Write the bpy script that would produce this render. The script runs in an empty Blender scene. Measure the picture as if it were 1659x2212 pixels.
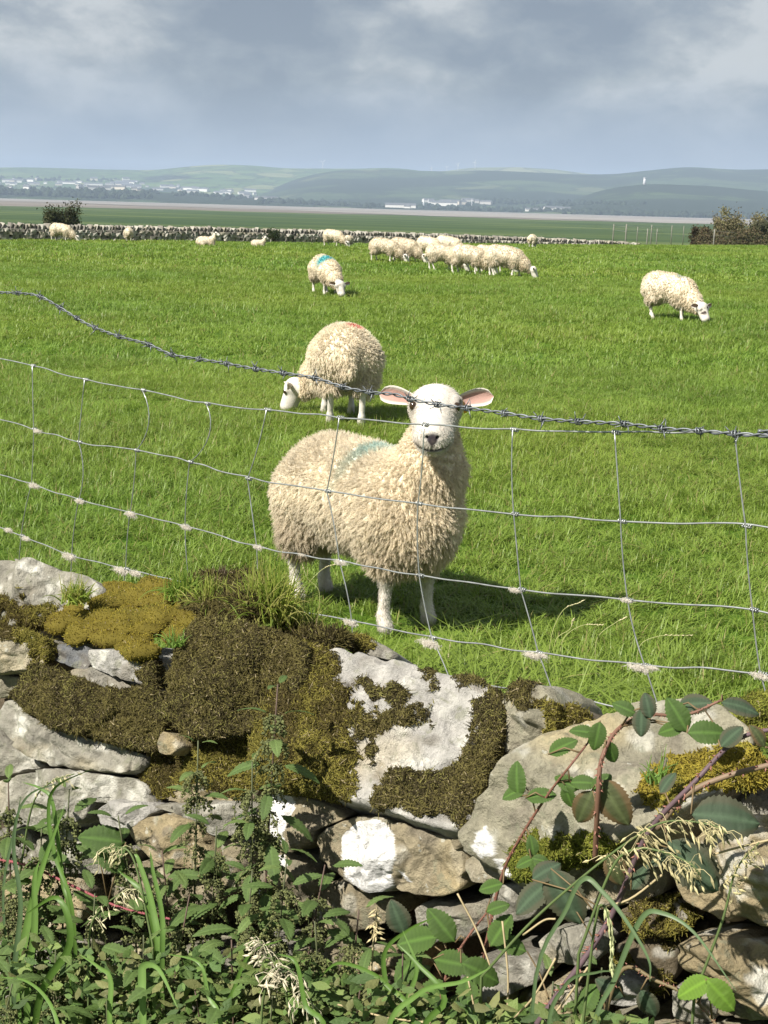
import bpy, math, random
import numpy as np
from mathutils import Vector, Matrix
S = bpy.context.scene
COL = S.collection
RNG = np.random.default_rng(7)
random.seed(7)

# ---------------------------------------------------------------- camera
EYE, FPX, IW, IH = 1.45, 3200.0, 1659.0, 2212.0
PITCH = math.atan((1106 - 442) / FPX); ROLL = math.radians(1.6)
cF = np.array([0, math.cos(PITCH), -math.sin(PITCH)])
_r = np.array([1.0, 0, 0]); _u = np.array([0, math.sin(PITCH), math.cos(PITCH)])
cR = math.cos(ROLL) * _r + math.sin(ROLL) * _u
cU = -math.sin(ROLL) * _r + math.cos(ROLL) * _u
cO = np.array([0, 0, EYE])
cam_d = bpy.data.cameras.new('camera'); cam = bpy.data.objects.new('camera', cam_d); COL.objects.link(cam)
cam_d.sensor_fit = 'VERTICAL'; cam_d.sensor_height = 36; cam_d.lens = 36 * FPX / IH
cam_d.clip_start = 0.05; cam_d.clip_end = 60000
m = Matrix.Identity(4)
for i in range(3):
    m[i][0], m[i][1], m[i][2], m[i][3] = cR[i], cU[i], -cF[i], cO[i]
cam.matrix_world = m
S.camera = cam

# ---------------------------------------------------------------- world: Nishita sky behind broken cloud
SUN_AZ = math.radians(227)      # compass-like: 0 = +Y, 90 = +X ; the sun stands to the left and behind
SUN_EL = math.radians(45)
sd = Vector((math.sin(SUN_AZ) * math.cos(SUN_EL), math.cos(SUN_AZ) * math.cos(SUN_EL), math.sin(SUN_EL)))
W = bpy.data.worlds.new('World'); S.world = W; W.use_nodes = True
nt = W.node_tree; nt.nodes.clear()
def N(tree, typ, **kw):
    n = tree.nodes.new(typ)
    for k, v in kw.items():
        if k.startswith('i_'):
            k = k[2:]
            n.inputs[int(k) if k.isdigit() else k.replace('_', ' ')].default_value = v
        else:
            setattr(n, k, v)
    return n
def L(tree, a, b): tree.links.new(a, b)
def ramp(tree, stops, interp='LINEAR'):
    r = tree.nodes.new('ShaderNodeValToRGB'); r.color_ramp.interpolation = interp
    e = r.color_ramp.elements
    while len(e) < len(stops): e.new(0.5)
    for k, (p, c) in enumerate(stops):
        e[k].position = p; e[k].color = (*c, 1) if len(c) == 3 else c
    return r
def mixc(tree, fac, a, b, typ='MIX'):
    n = tree.nodes.new('ShaderNodeMix'); n.data_type = 'RGBA'; n.blend_type = typ
    for sock, v in ((n.inputs[0], fac), (n.inputs[6], a), (n.inputs[7], b)):
        if hasattr(v, 'default_value'): tree.links.new(v, sock)
        elif isinstance(v, (tuple, list)): sock.default_value = (*v, 1) if len(v) == 3 else v
        else: sock.default_value = v
    return n.outputs[2]
def mth(tree, op, a, b=None, c=None, clamp=False):
    n = tree.nodes.new('ShaderNodeMath'); n.operation = op; n.use_clamp = clamp
    for i, v in enumerate((a, b, c)):
        if v is None: continue
        if hasattr(v, 'default_value'): tree.links.new(v, n.inputs[i])
        else: n.inputs[i].default_value = v
    return n.outputs[0]
sky = N(nt, 'ShaderNodeTexSky', sky_type='NISHITA', sun_disc=False, sun_elevation=SUN_EL, sun_rotation=SUN_AZ)
sky.altitude = 20; sky.air_density = 1.0; sky.dust_density = 1.5
bg1 = N(nt, 'ShaderNodeBackground', i_Strength=0.06); L(nt, sky.outputs[0], bg1.inputs[0])
tc = N(nt, 'ShaderNodeTexCoord')
sep = N(nt, 'ShaderNodeSeparateXYZ'); L(nt, tc.outputs['Generated'], sep.inputs[0])
mp = N(nt, 'ShaderNodeMapping'); L(nt, tc.outputs['Generated'], mp.inputs[0]); mp.inputs['Scale'].default_value = (1, 1, 1.75); mp.inputs['Location'].default_value = (9.1, 1.9, -2.6)
n1 = N(nt, 'ShaderNodeTexNoise', i_Scale=6.5, i_Detail=10.0, i_Roughness=0.55, i_Distortion=0.15); L(nt, mp.outputs[0], n1.inputs['Vector'])
n2 = N(nt, 'ShaderNodeTexNoise', i_Scale=19.0, i_Detail=9.0, i_Roughness=0.58, i_Distortion=0.25); L(nt, mp.outputs[0], n2.inputs['Vector'])
# broad grey cloud sheet, pale towers in it, blue-grey clear band low down
shade = ramp(nt, [(0.20, (0.225, 0.265, 0.325)), (0.45, (0.325, 0.365, 0.41)), (0.60, (0.43, 0.46, 0.485)), (0.82, (0.64, 0.655, 0.655))])
tmix = mth(nt, 'ADD', mth(nt, 'MULTIPLY', n1.outputs[0], 0.62), mth(nt, 'MULTIPLY', n2.outputs[0], 0.38))
cz = mth(nt, 'MULTIPLY_ADD', tmix, 3.5, -1.24)
L(nt, cz, shade.inputs[0])
low = mth(nt, 'SUBTRACT', 1.0, mth(nt, 'DIVIDE', mth(nt, 'SUBTRACT', sep.outputs[2], mth(nt, 'MULTIPLY', n1.outputs[0], 0.075)), 0.045), clamp=True)
lowc = mixc(nt, n2.outputs[0], (0.29, 0.37, 0.51), (0.37, 0.44, 0.55))
cc = mixc(nt, mth(nt, 'MULTIPLY', low, 0.85), shade.outputs[0], lowc)
bg2 = N(nt, 'ShaderNodeBackground', i_Strength=0.49); L(nt, cc, bg2.inputs[0])
mx = N(nt, 'ShaderNodeMixShader', i_0=0.9); L(nt, bg1.outputs[0], mx.inputs[1]); L(nt, bg2.outputs[0], mx.inputs[2])
wo = N(nt, 'ShaderNodeOutputWorld'); L(nt, mx.outputs[0], wo.inputs[0])

sun_d = bpy.data.lights.new('sun', 'SUN'); sun_d.energy = 5.0; sun_d.angle = math.radians(0.6); sun_d.color = (1.0, 0.94, 0.84)
sun = bpy.data.objects.new('sun', sun_d); COL.objects.link(sun)
sun.rotation_euler = sd.to_track_quat('Z', 'Y').to_euler(); sun.location = (-20, -15, 40)
S.view_settings.view_transform = 'Standard'; S.view_settings.look = 'None'; S.view_settings.gamma = 1; S.view_settings.exposure = 0.95
S.render.engine = 'CYCLES'
S.cycles.use_denoising = True
S.cycles.max_bounces = 6; S.cycles.diffuse_bounces = 2; S.cycles.glossy_bounces = 2; S.cycles.transmission_bounces = 3; S.cycles.volume_bounces = 0
S.cycles.volume_max_steps = 64

# ---------------------------------------------------------------- helpers
def ray(x, y): return cF + (x - 829.5) / FPX * cR + (1106 - y) / FPX * cU
def at(x, y, Y):
    d = ray(x, y); return cO + d * (Y / d[1])
def gnd(x, y, z=0.0):
    d = ray(x, y); return cO + d * ((z - EYE) / d[2])
def proj(P):
    q = np.asarray(P) - cO; w = q @ cF
    return 829.5 + FPX * (q @ cR) / w, 1106 - FPX * (q @ cU) / w
def unit(v): v = np.asarray(v, float); return v / np.linalg.norm(v)

def _h(ix, iy, iz, seed):
    n = (ix.astype(np.uint32) * np.uint32(374761393) + iy.astype(np.uint32) * np.uint32(668265263) + iz.astype(np.uint32) * np.uint32(2246822519) + np.uint32(seed * 3266489917 & 0xffffffff))
    n = (n ^ (n >> np.uint32(13))) * np.uint32(1274126177)
    n = n ^ (n >> np.uint32(16))
    return (n & np.uint32(0xffff)).astype(np.float32) / 32767.5 - 1.0
def vnoise(P, seed=0):
    P = np.asarray(P, np.float64); f = np.floor(P); i = f.astype(np.int64); t = P - f; t = t * t * (3 - 2 * t)
    out = 0
    for a in (0, 1):
        wa = t[:, 0] if a else 1 - t[:, 0]
        for b in (0, 1):
            wb = t[:, 1] if b else 1 - t[:, 1]
            for c in (0, 1):
                wc = t[:, 2] if c else 1 - t[:, 2]
                out = out + wa * wb * wc * _h(i[:, 0] + a, i[:, 1] + b, i[:, 2] + c, seed)
    return out
def fbm(P, oct=4, seed=0, rough=0.5):
    P = np.asarray(P, np.float64); a, s, o = 1.0, 0.0, 0
    for k in range(oct):
        o = o + a * vnoise(P * 2.03 ** k + 17.3 * k, seed + k); s += a; a *= rough
    return o / s
def inpoly(x, y, poly):
    x = np.asarray(x); y = np.asarray(y); r = np.zeros(x.shape, bool); n = len(poly); j = n - 1
    for i in range(n):
        xi, yi = poly[i]; xj, yj = poly[j]
        c = ((yi > y) != (yj > y)) & (x < (xj - xi) * (y - yi) / ((yj - yi) or 1e-9) + xi)
        r ^= c; j = i
    return r

def new_mesh(name, V, F, col=None, smooth=True):
    me = bpy.data.meshes.new(name)
    V = np.asarray(V, np.float32)
    if isinstance(F, np.ndarray):
        n, k = F.shape
        me.vertices.add(len(V)); me.vertices.foreach_set('co', V.ravel())
        me.loops.add(n * k); me.loops.foreach_set('vertex_index', F.astype(np.int32).ravel())
        me.polygons.add(n); me.polygons.foreach_set('loop_start', np.arange(0, n * k, k, dtype=np.int32))
        me.update(calc_edges=True)
    else:
        me.from_pydata(V.tolist(), [], F)
    if smooth: me.polygons.foreach_set('use_smooth', np.ones(len(me.polygons), bool))
    if col is not None:
        c = np.ones((len(V), 4), np.float32); c[:, :col.shape[1]] = col
        a = me.color_attributes.new('col', 'FLOAT_COLOR', 'POINT'); a.data.foreach_set('color', c.ravel())
    me.validate()
    return me
def link(name, data, parent=None, mat=None, loc=None, kind=None):
    o = bpy.data.objects.new(name, data); COL.objects.link(o)
    if parent is not None: o.parent = parent
    if mat is not None and data is not None and not data.materials: data.materials.append(mat)
    if loc is not None: o.location = loc
    if kind: o['kind'] = kind
    return o
def tag(o, label, cat, group=None):
    o['label'] = label; o['category'] = cat
    if 'kind' not in o: o['kind'] = 'thing'
    if group: o['group'] = group
    return o
def thing(name, label, cat, loc=(0, 0, 0), rz=0.0, group=None):
    o = bpy.data.objects.new(name, None); COL.objects.link(o); o.location = loc; o.rotation_euler = (0, 0, rz)
    o.empty_display_size = 0.05
    return tag(o, label, cat, group)
def copy_part(src, parent, M):
    c = src.copy(); COL.objects.link(c); c.parent = parent; c.matrix_basis = M; return c

class MB:
    """collects vertices and faces of one mesh"""
    def __init__(s): s.v, s.f, s.c = [], [], []
    def add(s, V, F, col=None):
        o = len(s.v); s.v.extend([tuple(map(float, p)) for p in V]); s.f.extend([tuple(int(i) + o for i in q) for q in F])
        s.c.extend([tuple(col) if col is not None else (1, 1, 1)] * len(V)); return s
    def box(s, c, h, M=None, col=None):
        V = [np.array([(i & 1) * 2 - 1, (i >> 1 & 1) * 2 - 1, (i >> 2 & 1) * 2 - 1]) * np.array(h) for i in range(8)]
        if M is not None: V = [M @ p for p in V]
        return s.add([p + np.array(c) for p in V], [(0, 2, 3, 1), (4, 5, 7, 6), (0, 1, 5, 4), (2, 6, 7, 3), (0, 4, 6, 2), (1, 3, 7, 5)], col)
    def tube(s, pts, rad, n=6, col=None, caps=True):
        pts = np.asarray(pts, float); m = len(pts); rad = np.broadcast_to(rad, (m,)) if np.ndim(rad) else np.full(m, rad)
        T = np.gradient(pts, axis=0); T /= np.linalg.norm(T, axis=1)[:, None] + 1e-12
        a = np.array([0, 0, 1.0]) if abs(T[0][2]) < .9 else np.array([1.0, 0, 0])
        V = []
        for i in range(m):
            a = a - T[i] * (a @ T[i]); a /= np.linalg.norm(a) + 1e-12; b = np.cross(T[i], a)
            for k in range(n):
                an = 2 * math.pi * k / n; V.append(pts[i] + rad[i] * (math.cos(an) * a + math.sin(an) * b))
        F = [(i * n + k, i * n + (k + 1) % n, (i + 1) * n + (k + 1) % n, (i + 1) * n + k) for i in range(m - 1) for k in range(n)]
        if caps: F += [tuple(range(n - 1, -1, -1)), tuple((m - 1) * n + k for k in range(n))]
        return s.add(V, F, col)
    def mesh(s, name, smooth=True): return new_mesh(name, np.array(s.v), s.f, np.array(s.c), smooth)

def hair(name, P, rad, mat, parent=None, col=None, kind=None):
    """P: (N, K, 3) strand points, rad: (N, K), col: (N, 3) -> one Curves object"""
    n, k, _ = P.shape
    hc = bpy.data.hair_curves.new(name); hc.add_curves([k] * n)
    at_ = hc.attributes.get('position') or hc.attributes.new('position', 'FLOAT_VECTOR', 'POINT')
    at_.data.foreach_set('vector', P.astype(np.float32).ravel())
    r = hc.attributes.get('radius') or hc.attributes.new('radius', 'FLOAT', 'POINT')
    r.data.foreach_set('value', np.broadcast_to(rad, (n, k)).astype(np.float32).ravel())
    if col is not None:
        a = hc.attributes.new('col', 'FLOAT_COLOR', 'CURVE'); c = np.ones((n, 4), np.float32); c[:, :3] = col
        a.data.foreach_set('color', c.ravel())
    hc.materials.append(mat)
    return link(name, hc, parent, kind=kind)

# ---------------------------------------------------------------- materials
def mat_base(name, rough=0.8, spec=0.3):
    m = bpy.data.materials.new(name); m.use_nodes = True
    b = m.node_tree.nodes['Principled BSDF']; b.inputs['Roughness'].default_value = rough; b.inputs['Specular IOR Level'].default_value = spec
    return m, m.node_tree, b
def mat_attr(name, rough=0.8, spec=0.2, nscale=30.0, namt=0.35, bump=0.0, bscale=60.0, trans=0.0, detail=6, metal=0.0):
    """vertex colour 'col' broken up by object-space noise"""
    m, t, b = mat_base(name, rough, spec)
    a = N(t, 'ShaderNodeAttribute', attribute_name='col')
    geo = N(t, 'ShaderNodeTexCoord')
    n = N(t, 'ShaderNodeTexNoise', i_Scale=nscale, i_Detail=float(detail), i_Roughness=0.6); L(t, geo.outputs['Object'], n.inputs['Vector'])
    v = mth(t, 'MULTIPLY_ADD', n.outputs[0], 2 * namt, 1 - namt)
    c = mixc(t, 1.0, a.outputs[0], v, 'MULTIPLY')
    L(t, c, b.inputs['Base Color']); b.inputs['Metallic'].default_value = metal
    if bump:
        n2 = N(t, 'ShaderNodeTexNoise', i_Scale=bscale, i_Detail=8.0, i_Roughness=0.65); L(t, geo.outputs['Object'], n2.inputs['Vector'])
        bp = N(t, 'ShaderNodeBump', i_Strength=bump, i_Distance=0.01); L(t, n2.outputs[0], bp.inputs['Height']); L(t, bp.outputs[0], b.inputs['Normal'])
    if trans:
        tr = N(t, 'ShaderNodeBsdfTranslucent'); L(t, c, tr.inputs[0]); ms = N(t, 'ShaderNodeMixShader', i_0=trans)
        out = t.nodes['Material Output']; L(t, b.outputs[0], ms.inputs[1]); L(t, tr.outputs[0], ms.inputs[2]); L(t, ms.outputs[0], out.inputs[0])
    return m
def mat_flat(name, col, rough=0.8, spec=0.3, nscale=20.0, namt=0.2, metal=0.0, bump=0.0, bscale=80.0):
    m, t, b = mat_base(name, rough, spec)
    tc = N(t, 'ShaderNodeTexCoord'); n = N(t, 'ShaderNodeTexNoise', i_Scale=nscale, i_Detail=5.0); L(t, tc.outputs['Object'], n.inputs['Vector'])
    r = ramp(t, [(0.3, tuple(c * (1 - namt) for c in col)), (0.7, tuple(min(1, c * (1 + namt)) for c in col))]); L(t, n.outputs[0], r.inputs[0])
    L(t, r.outputs[0], b.inputs['Base Color']); b.inputs['Metallic'].default_value = metal
    if bump:
        n2 = N(t, 'ShaderNodeTexNoise', i_Scale=bscale, i_Detail=6.0); L(t, tc.outputs['Object'], n2.inputs['Vector'])
        bp = N(t, 'ShaderNodeBump', i_Strength=bump, i_Distance=0.01); L(t, n2.outputs[0], bp.inputs['Height']); L(t, bp.outputs[0], b.inputs['Normal'])
    return m
# ================================================================ SETTING
def brow(x): return np.clip(48.5 + (np.asarray(x) + 12) * 0.8, 34, 84)
def gz(x, y):
    """height of the field: flat, then falling away beyond its brow to the salt marsh"""
    x = np.asarray(x, float); y = np.asarray(y, float)
    s = (y - brow(x)) / 1.3
    z = -0.055 * 1.3 * np.logaddexp(0, np.clip(s, -30, 600))
    far = np.clip((y - 6) / 10, 0, 1)
    z = z + 0.05 * far * fbm(np.stack([np.ravel(x) / 7, np.ravel(y) / 7, 0 * np.ravel(x)], 1), 2, 3).reshape(np.shape(x))
    return np.maximum(z, -12.6)

def ground_material():
    m, t, b = mat_base('field_soil', 0.95, 0.1)
    g = N(t, 'ShaderNodeNewGeometry')
    n1 = N(t, 'ShaderNodeTexNoise', i_Scale=0.35, i_Detail=3.0); n2 = N(t, 'ShaderNodeTexNoise', i_Scale=14.0, i_Detail=8.0, i_Roughness=0.7)
    L(t, g.outputs['Position'], n1.inputs['Vector']); L(t, g.outputs['Position'], n2.inputs['Vector'])
    r = ramp(t, [(0.3, (0.032, 0.075, 0.008)), (0.7, (0.085, 0.15, 0.018))]); L(t, n2.outputs[0], r.inputs[0])
    r2 = ramp(t, [(0.35, (0.75, 0.8, 0.7)), (0.65, (1.15, 1.1, 1.0))]); L(t, n1.outputs[0], r2.inputs[0])
    L(t, mixc(t, 1.0, r.outputs[0], r2.outputs[0], 'MULTIPLY'), b.inputs['Base Color'])
    return m
# one ground sheet: field, slope and verge (graded grid)
xs = np.concatenate([-np.geomspace(400, 1.5, 46), np.linspace(-1.2, 1.2, 9), np.geomspace(1.5, 400, 46)])
ys = np.concatenate([np.linspace(-20, 2, 12), np.geomspace(2.4, 420, 110)])
X, Y = np.meshgrid(xs, ys, indexing='ij'); Z = gz(X, Y)
nx, ny = X.shape
idx = np.arange(nx * ny).reshape(nx, ny)
Q = np.stack([idx[:-1, :-1], idx[1:, :-1], idx[1:, 1:], idx[:-1, 1:]], -1).reshape(-1, 4)
link('field_ground', new_mesh('field_ground', np.stack([X, Y, Z], -1).reshape(-1, 3), Q), mat=ground_material(), kind='structure')

# salt marsh, mudflat, sand: sheets across the bay, each a little above the one below
def shore_sheet(name, near, far, z, stops, scale, mat_seed):
    az = np.radians(np.linspace(-24, 24, 61)); rows = np.linspace(0, 1, 24)
    V = []
    for k, a in enumerate(az):
        a0, a1 = near(a), far(a)
        for q in rows:
            d = a0 + (a1 - a0) * q
            V.append((d * math.tan(a), d, z))
    i = np.arange(61 * 24).reshape(61, 24)
    F = np.stack([i[:-1, :-1], i[1:, :-1], i[1:, 1:], i[:-1, 1:]], -1).reshape(-1, 4)
    m, t, b = mat_base(name + '_surface', 0.95, 0.1)
    g = N(t, 'ShaderNodeNewGeometry'); mp = N(t, 'ShaderNodeMapping'); mp.inputs['Scale'].default_value = (0.35, 1, 1); L(t, g.outputs['Position'], mp.inputs[0])
    n = N(t, 'ShaderNodeTexNoise', i_Scale=scale, i_Detail=6.0, i_Roughness=0.6); L(t, mp.outputs[0], n.inputs['Vector'])
    r = ramp(t, stops); L(t, n.outputs[0], r.inputs[0]); L(t, r.outputs[0], b.inputs['Base Color'])
    link(name, new_mesh(name, V, F), mat=m, kind='structure')
az0 = math.radians(14.5)
lerp3 = lambda a, l, c, r: np.interp(a, [-az0, 0, az0], [l, c, r])
wig = lambda a, s, k: 1 + k * math.sin(a * 37 + s) + k * .6 * math.sin(a * 91 + 2 * s)
shore_sheet('mudflat', lambda a: 1500.0, lambda a: 9000.0, -12.3, [(0.35, (0.14, 0.12, 0.10)), (0.65, (0.20, 0.18, 0.155))], 0.004, 1)
shore_sheet('salt_marsh', lambda a: 100.0, lambda a: lerp3(a, 1780, 2000, 1900) * wig(a, 1, .02), -12.0, [(0.38, (0.028, 0.055, 0.014)), (0.52, (0.045, 0.075, 0.018)), (0.64, (0.085, 0.115, 0.035))], 0.012, 2)
shore_sheet('sand_bank', lambda a: lerp3(a, 3000, 2150, 2000) * wig(a, 4, .03), lambda a: lerp3(a, 7600, 4600, 4500), -11.9, [(0.35, (0.17, 0.16, 0.15)), (0.6, (0.26, 0.245, 0.23))], 0.003, 3)

# hills across the bay: ridge profile and foot as (picture x, picture y), distances in metres
def hill_material(name, cell, greens, woods, wood_amt, seed):
    m, t, b = mat_base(name, 0.95, 0.1)
    g = N(t, 'ShaderNodeNewGeometry')
    mp = N(t, 'ShaderNodeMapping'); mp.inputs['Location'].default_value = (seed * 311.0, seed * 97.0, 0); L(t, g.outputs['Position'], mp.inputs[0])
    wn = N(t, 'ShaderNodeTexNoise', i_Scale=0.003, i_Detail=3.0); L(t, mp.outputs[0], wn.inputs['Vector'])
    ad = N(t, 'ShaderNodeVectorMath', operation='MULTIPLY_ADD'); L(t, wn.outputs['Color'], ad.inputs[0]); ad.inputs[1].default_value = (300, 300, 300); L(t, mp.outputs[0], ad.inputs[2])
    v = N(t, 'ShaderNodeTexVoronoi', i_Scale=1.0 / cell); L(t, ad.outputs[0], v.inputs['Vector'])
    sx = N(t, 'ShaderNodeSeparateColor'); L(t, v.outputs['Color'], sx.inputs[0])
    r = ramp(t, [(0.0, greens[0]), (0.45, greens[1]), (0.8, greens[2]), (1.0, greens[3])]); L(t, sx.outputs[0], r.inputs[0])
    vd = N(t, 'ShaderNodeTexVoronoi', feature='DISTANCE_TO_EDGE', i_Scale=1.0 / cell); L(t, ad.outputs[0], vd.inputs['Vector'])
    hedge = mth(t, 'LESS_THAN', vd.outputs[0], 0.05)
    n = N(t, 'ShaderNodeTexNoise', i_Scale=0.0016, i_Detail=7.0, i_Roughness=0.6); L(t, mp.outputs[0], n.inputs['Vector'])
    wd = ramp(t, [(wood_amt - .02, (0, 0, 0)), (wood_amt + .02, (1, 1, 1))]); L(t, n.outputs[0], wd.inputs[0])
    c = mixc(t, mth(t, 'MULTIPLY', hedge, 0.7), r.outputs[0], woods)
    c = mixc(t, wd.outputs[0], c, woods)
    L(t, c, b.inputs['Base Color'])
    return m
HILLS = {}
def hill(name, ridge, foot, df, dr, back, mat, seed, power=0.8, rough=1.0):
    px = np.linspace(ridge[0][0], ridge[-1][0], 180); nv = 46
    ry = np.interp(px, [p[0] for p in ridge], [p[1] for p in ridge]); k = np.ones(9) / 9
    ry = np.convolve(np.pad(ry, 4, 'edge'), k, 'valid')
    fy = np.interp(px, [p[0] for p in foot], [p[1] for p in foot])
    def pt(x, v, fyx, ryx):
        d = df + (dr - df) * v
        return at(x, fyx + (ryx - fyx) * v ** power, d)
    HILLS[name] = lambda x, y: (lambda fyx, ryx: (lambda v: pt(x, v, fyx, ryx))(np.clip((y - fyx) / (ryx - fyx), 0, 1) ** (1 / power)))(np.interp(x, px, fy), np.interp(x, px, ry))
    V = []
    for i, x in enumerate(px):
        for j in range(nv + 5):
            if j <= nv: p = pt(x, j / nv, fy[i], ry[i])
            else:
                q = (j - nv) / 5; p = pt(x, 1, fy[i], ry[i]); p = p + np.array([0, back * q, -(p[2] + 20) * q * q])
            V.append(p)
    V = np.array(V).reshape(180, nv + 5, 3)
    V[:, 0, 2] = -13
    w = np.sin(np.linspace(0, 1, nv + 1) * math.pi) ** .5
    V[:, :nv + 1, 2] += (fbm(V[:, :nv + 1].reshape(-1, 3) / 900, 4, seed).reshape(180, nv + 1)) * 16 * rough * w
    V[:, nv:, 2] += (fbm(V[:, nv:].reshape(-1, 3) / 350, 3, seed + 5).reshape(180, -1)) * 3 * rough
    i = np.arange(180 * (nv + 5)).reshape(180, nv + 5)
    F = np.stack([i[:-1, :-1], i[1:, :-1], i[1:, 1:], i[:-1, 1:]], -1).reshape(-1, 4)
    link(name, new_mesh(name, V.reshape(-1, 3), F), mat=mat, kind='structure')
G1 = [(0.045, 0.08, 0.025), (0.065, 0.115, 0.03), (0.09, 0.14, 0.04), (0.18, 0.19, 0.085)]
G2 = [(0.035, 0.055, 0.024), (0.045, 0.068, 0.028), (0.055, 0.082, 0.032), (0.085, 0.10, 0.05)]
G3 = [(0.10, 0.12, 0.05), (0.12, 0.14, 0.06), (0.14, 0.16, 0.07), (0.17, 0.18, 0.09)]
WD = (0.018, 0.028, 0.014)
hill('hill_moor', [(640, 372), (800, 366), (950, 371), (1020, 362), (1120, 361), (1200, 366), (1270, 376), (1340, 378)], [(640, 420), (1340, 440)], 8600, 10200, 1500, hill_material('moor_turf', 320, G3, WD, .7, 3), 11, rough=.4)
hill('hill_green', [(-260, 368), (0, 362), (100, 362), (210, 366), (330, 368), (400, 360), (470, 355), (540, 357), (620, 364), (700, 364), (780, 365), (830, 362), (900, 367), (980, 385), (1060, 410)],
     [(-260, 410), (0, 421), (400, 432), (700, 446), (1060, 455)], 7000, 9300, 2500, hill_material('pasture_hill', 170, G1, WD, .60, 1), 21)
hill('hill_dark', [(560, 420), (640, 385), (720, 368), (830, 366), (950, 370), (1050, 368), (1150, 372), (1250, 377), (1330, 376), (1400, 368), (1480, 360), (1540, 363), (1600, 367), (1659, 365), (1950, 372)],
     [(560, 438), (830, 452), (1250, 462), (1659, 468), (1950, 470)], 5600, 7900, 2500, hill_material('dark_hill', 260, G2, WD, .50, 5), 31)
hill('hill_near', [(1130, 452), (1230, 436), (1320, 406), (1390, 398), (1450, 399), (1540, 402), (1600, 408), (1659, 413), (1950, 424)],
     [(1130, 461), (1250, 464), (1659, 471), (1950, 478)], 4500, 5600, 900, hill_material('near_hill', 190, G2, WD, .44, 7), 41)
hill('hill_shore', [(-260, 404), (0, 407), (150, 411), (200, 405), (300, 412), (420, 420), (560, 430), (660, 441), (830, 447), (1000, 452), (1160, 457), (1300, 462)],
     [(-260, 417), (0, 425), (300, 433), (560, 441), (830, 451), (1160, 461), (1300, 466)], 4550, 5200, 900, hill_material('shore_land', 120, G2, WD, .42, 9), 51, rough=.5)
# ================================================================ GRASS (instanced turf patches)
def grass_mat(name, c0, c1, dry, trans=0.45):
    m, t, b = mat_base(name, 0.48, 0.5)
    g = N(t, 'ShaderNodeNewGeometry'); a = N(t, 'ShaderNodeAttribute', attribute_name='col')
    sc = N(t, 'ShaderNodeSeparateColor'); L(t, a.outputs[0], sc.inputs[0])
    n1 = N(t, 'ShaderNodeTexNoise', i_Scale=0.8, i_Detail=4.0); L(t, g.outputs['Position'], n1.inputs['Vector'])
    n3 = N(t, 'ShaderNodeTexNoise', i_Scale=0.16, i_Detail=3.0); L(t, g.outputs['Position'], n3.inputs['Vector'])
    r = ramp(t, [(0.0, c0), (1.0, c1)]); L(t, sc.outputs[0], r.inputs[0])
    k = mth(t, 'MULTIPLY_ADD', n1.outputs[0], 0.9, 0.55)
    c = mixc(t, 1.0, r.outputs[0], k, 'MULTIPLY')
    c = mixc(t, ramp_fac(t, n3.outputs[0], .38, .62, .6), c, (0.27, 0.345, 0.055))
    c = mixc(t, mth(t, 'GREATER_THAN', sc.outputs[1], 0.955), c, dry)
    L(t, c, b.inputs['Base Color'])
    tr = N(t, 'ShaderNodeBsdfTranslucent'); L(t, c, tr.inputs[0]); ms = N(t, 'ShaderNodeMixShader', i_0=trans)
    L(t, b.outputs[0], ms.inputs[1]); L(t, tr.outputs[0], ms.inputs[2]); L(t, ms.outputs[0], t.nodes['Material Output'].inputs[0])
    return m
def ramp_fac(t, sock, lo, hi, amt):
    n = N(t, 'ShaderNodeMapRange'); L(t, sock, n.inputs[0]); n.inputs[1].default_value = lo; n.inputs[2].default_value = hi; n.inputs[4].default_value = amt
    return n.outputs[0]
turf_mat = grass_mat('turf_blades', (0.118, 0.205, 0.026), (0.235, 0.36, 0.058), (0.30, 0.27, 0.10))
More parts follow.
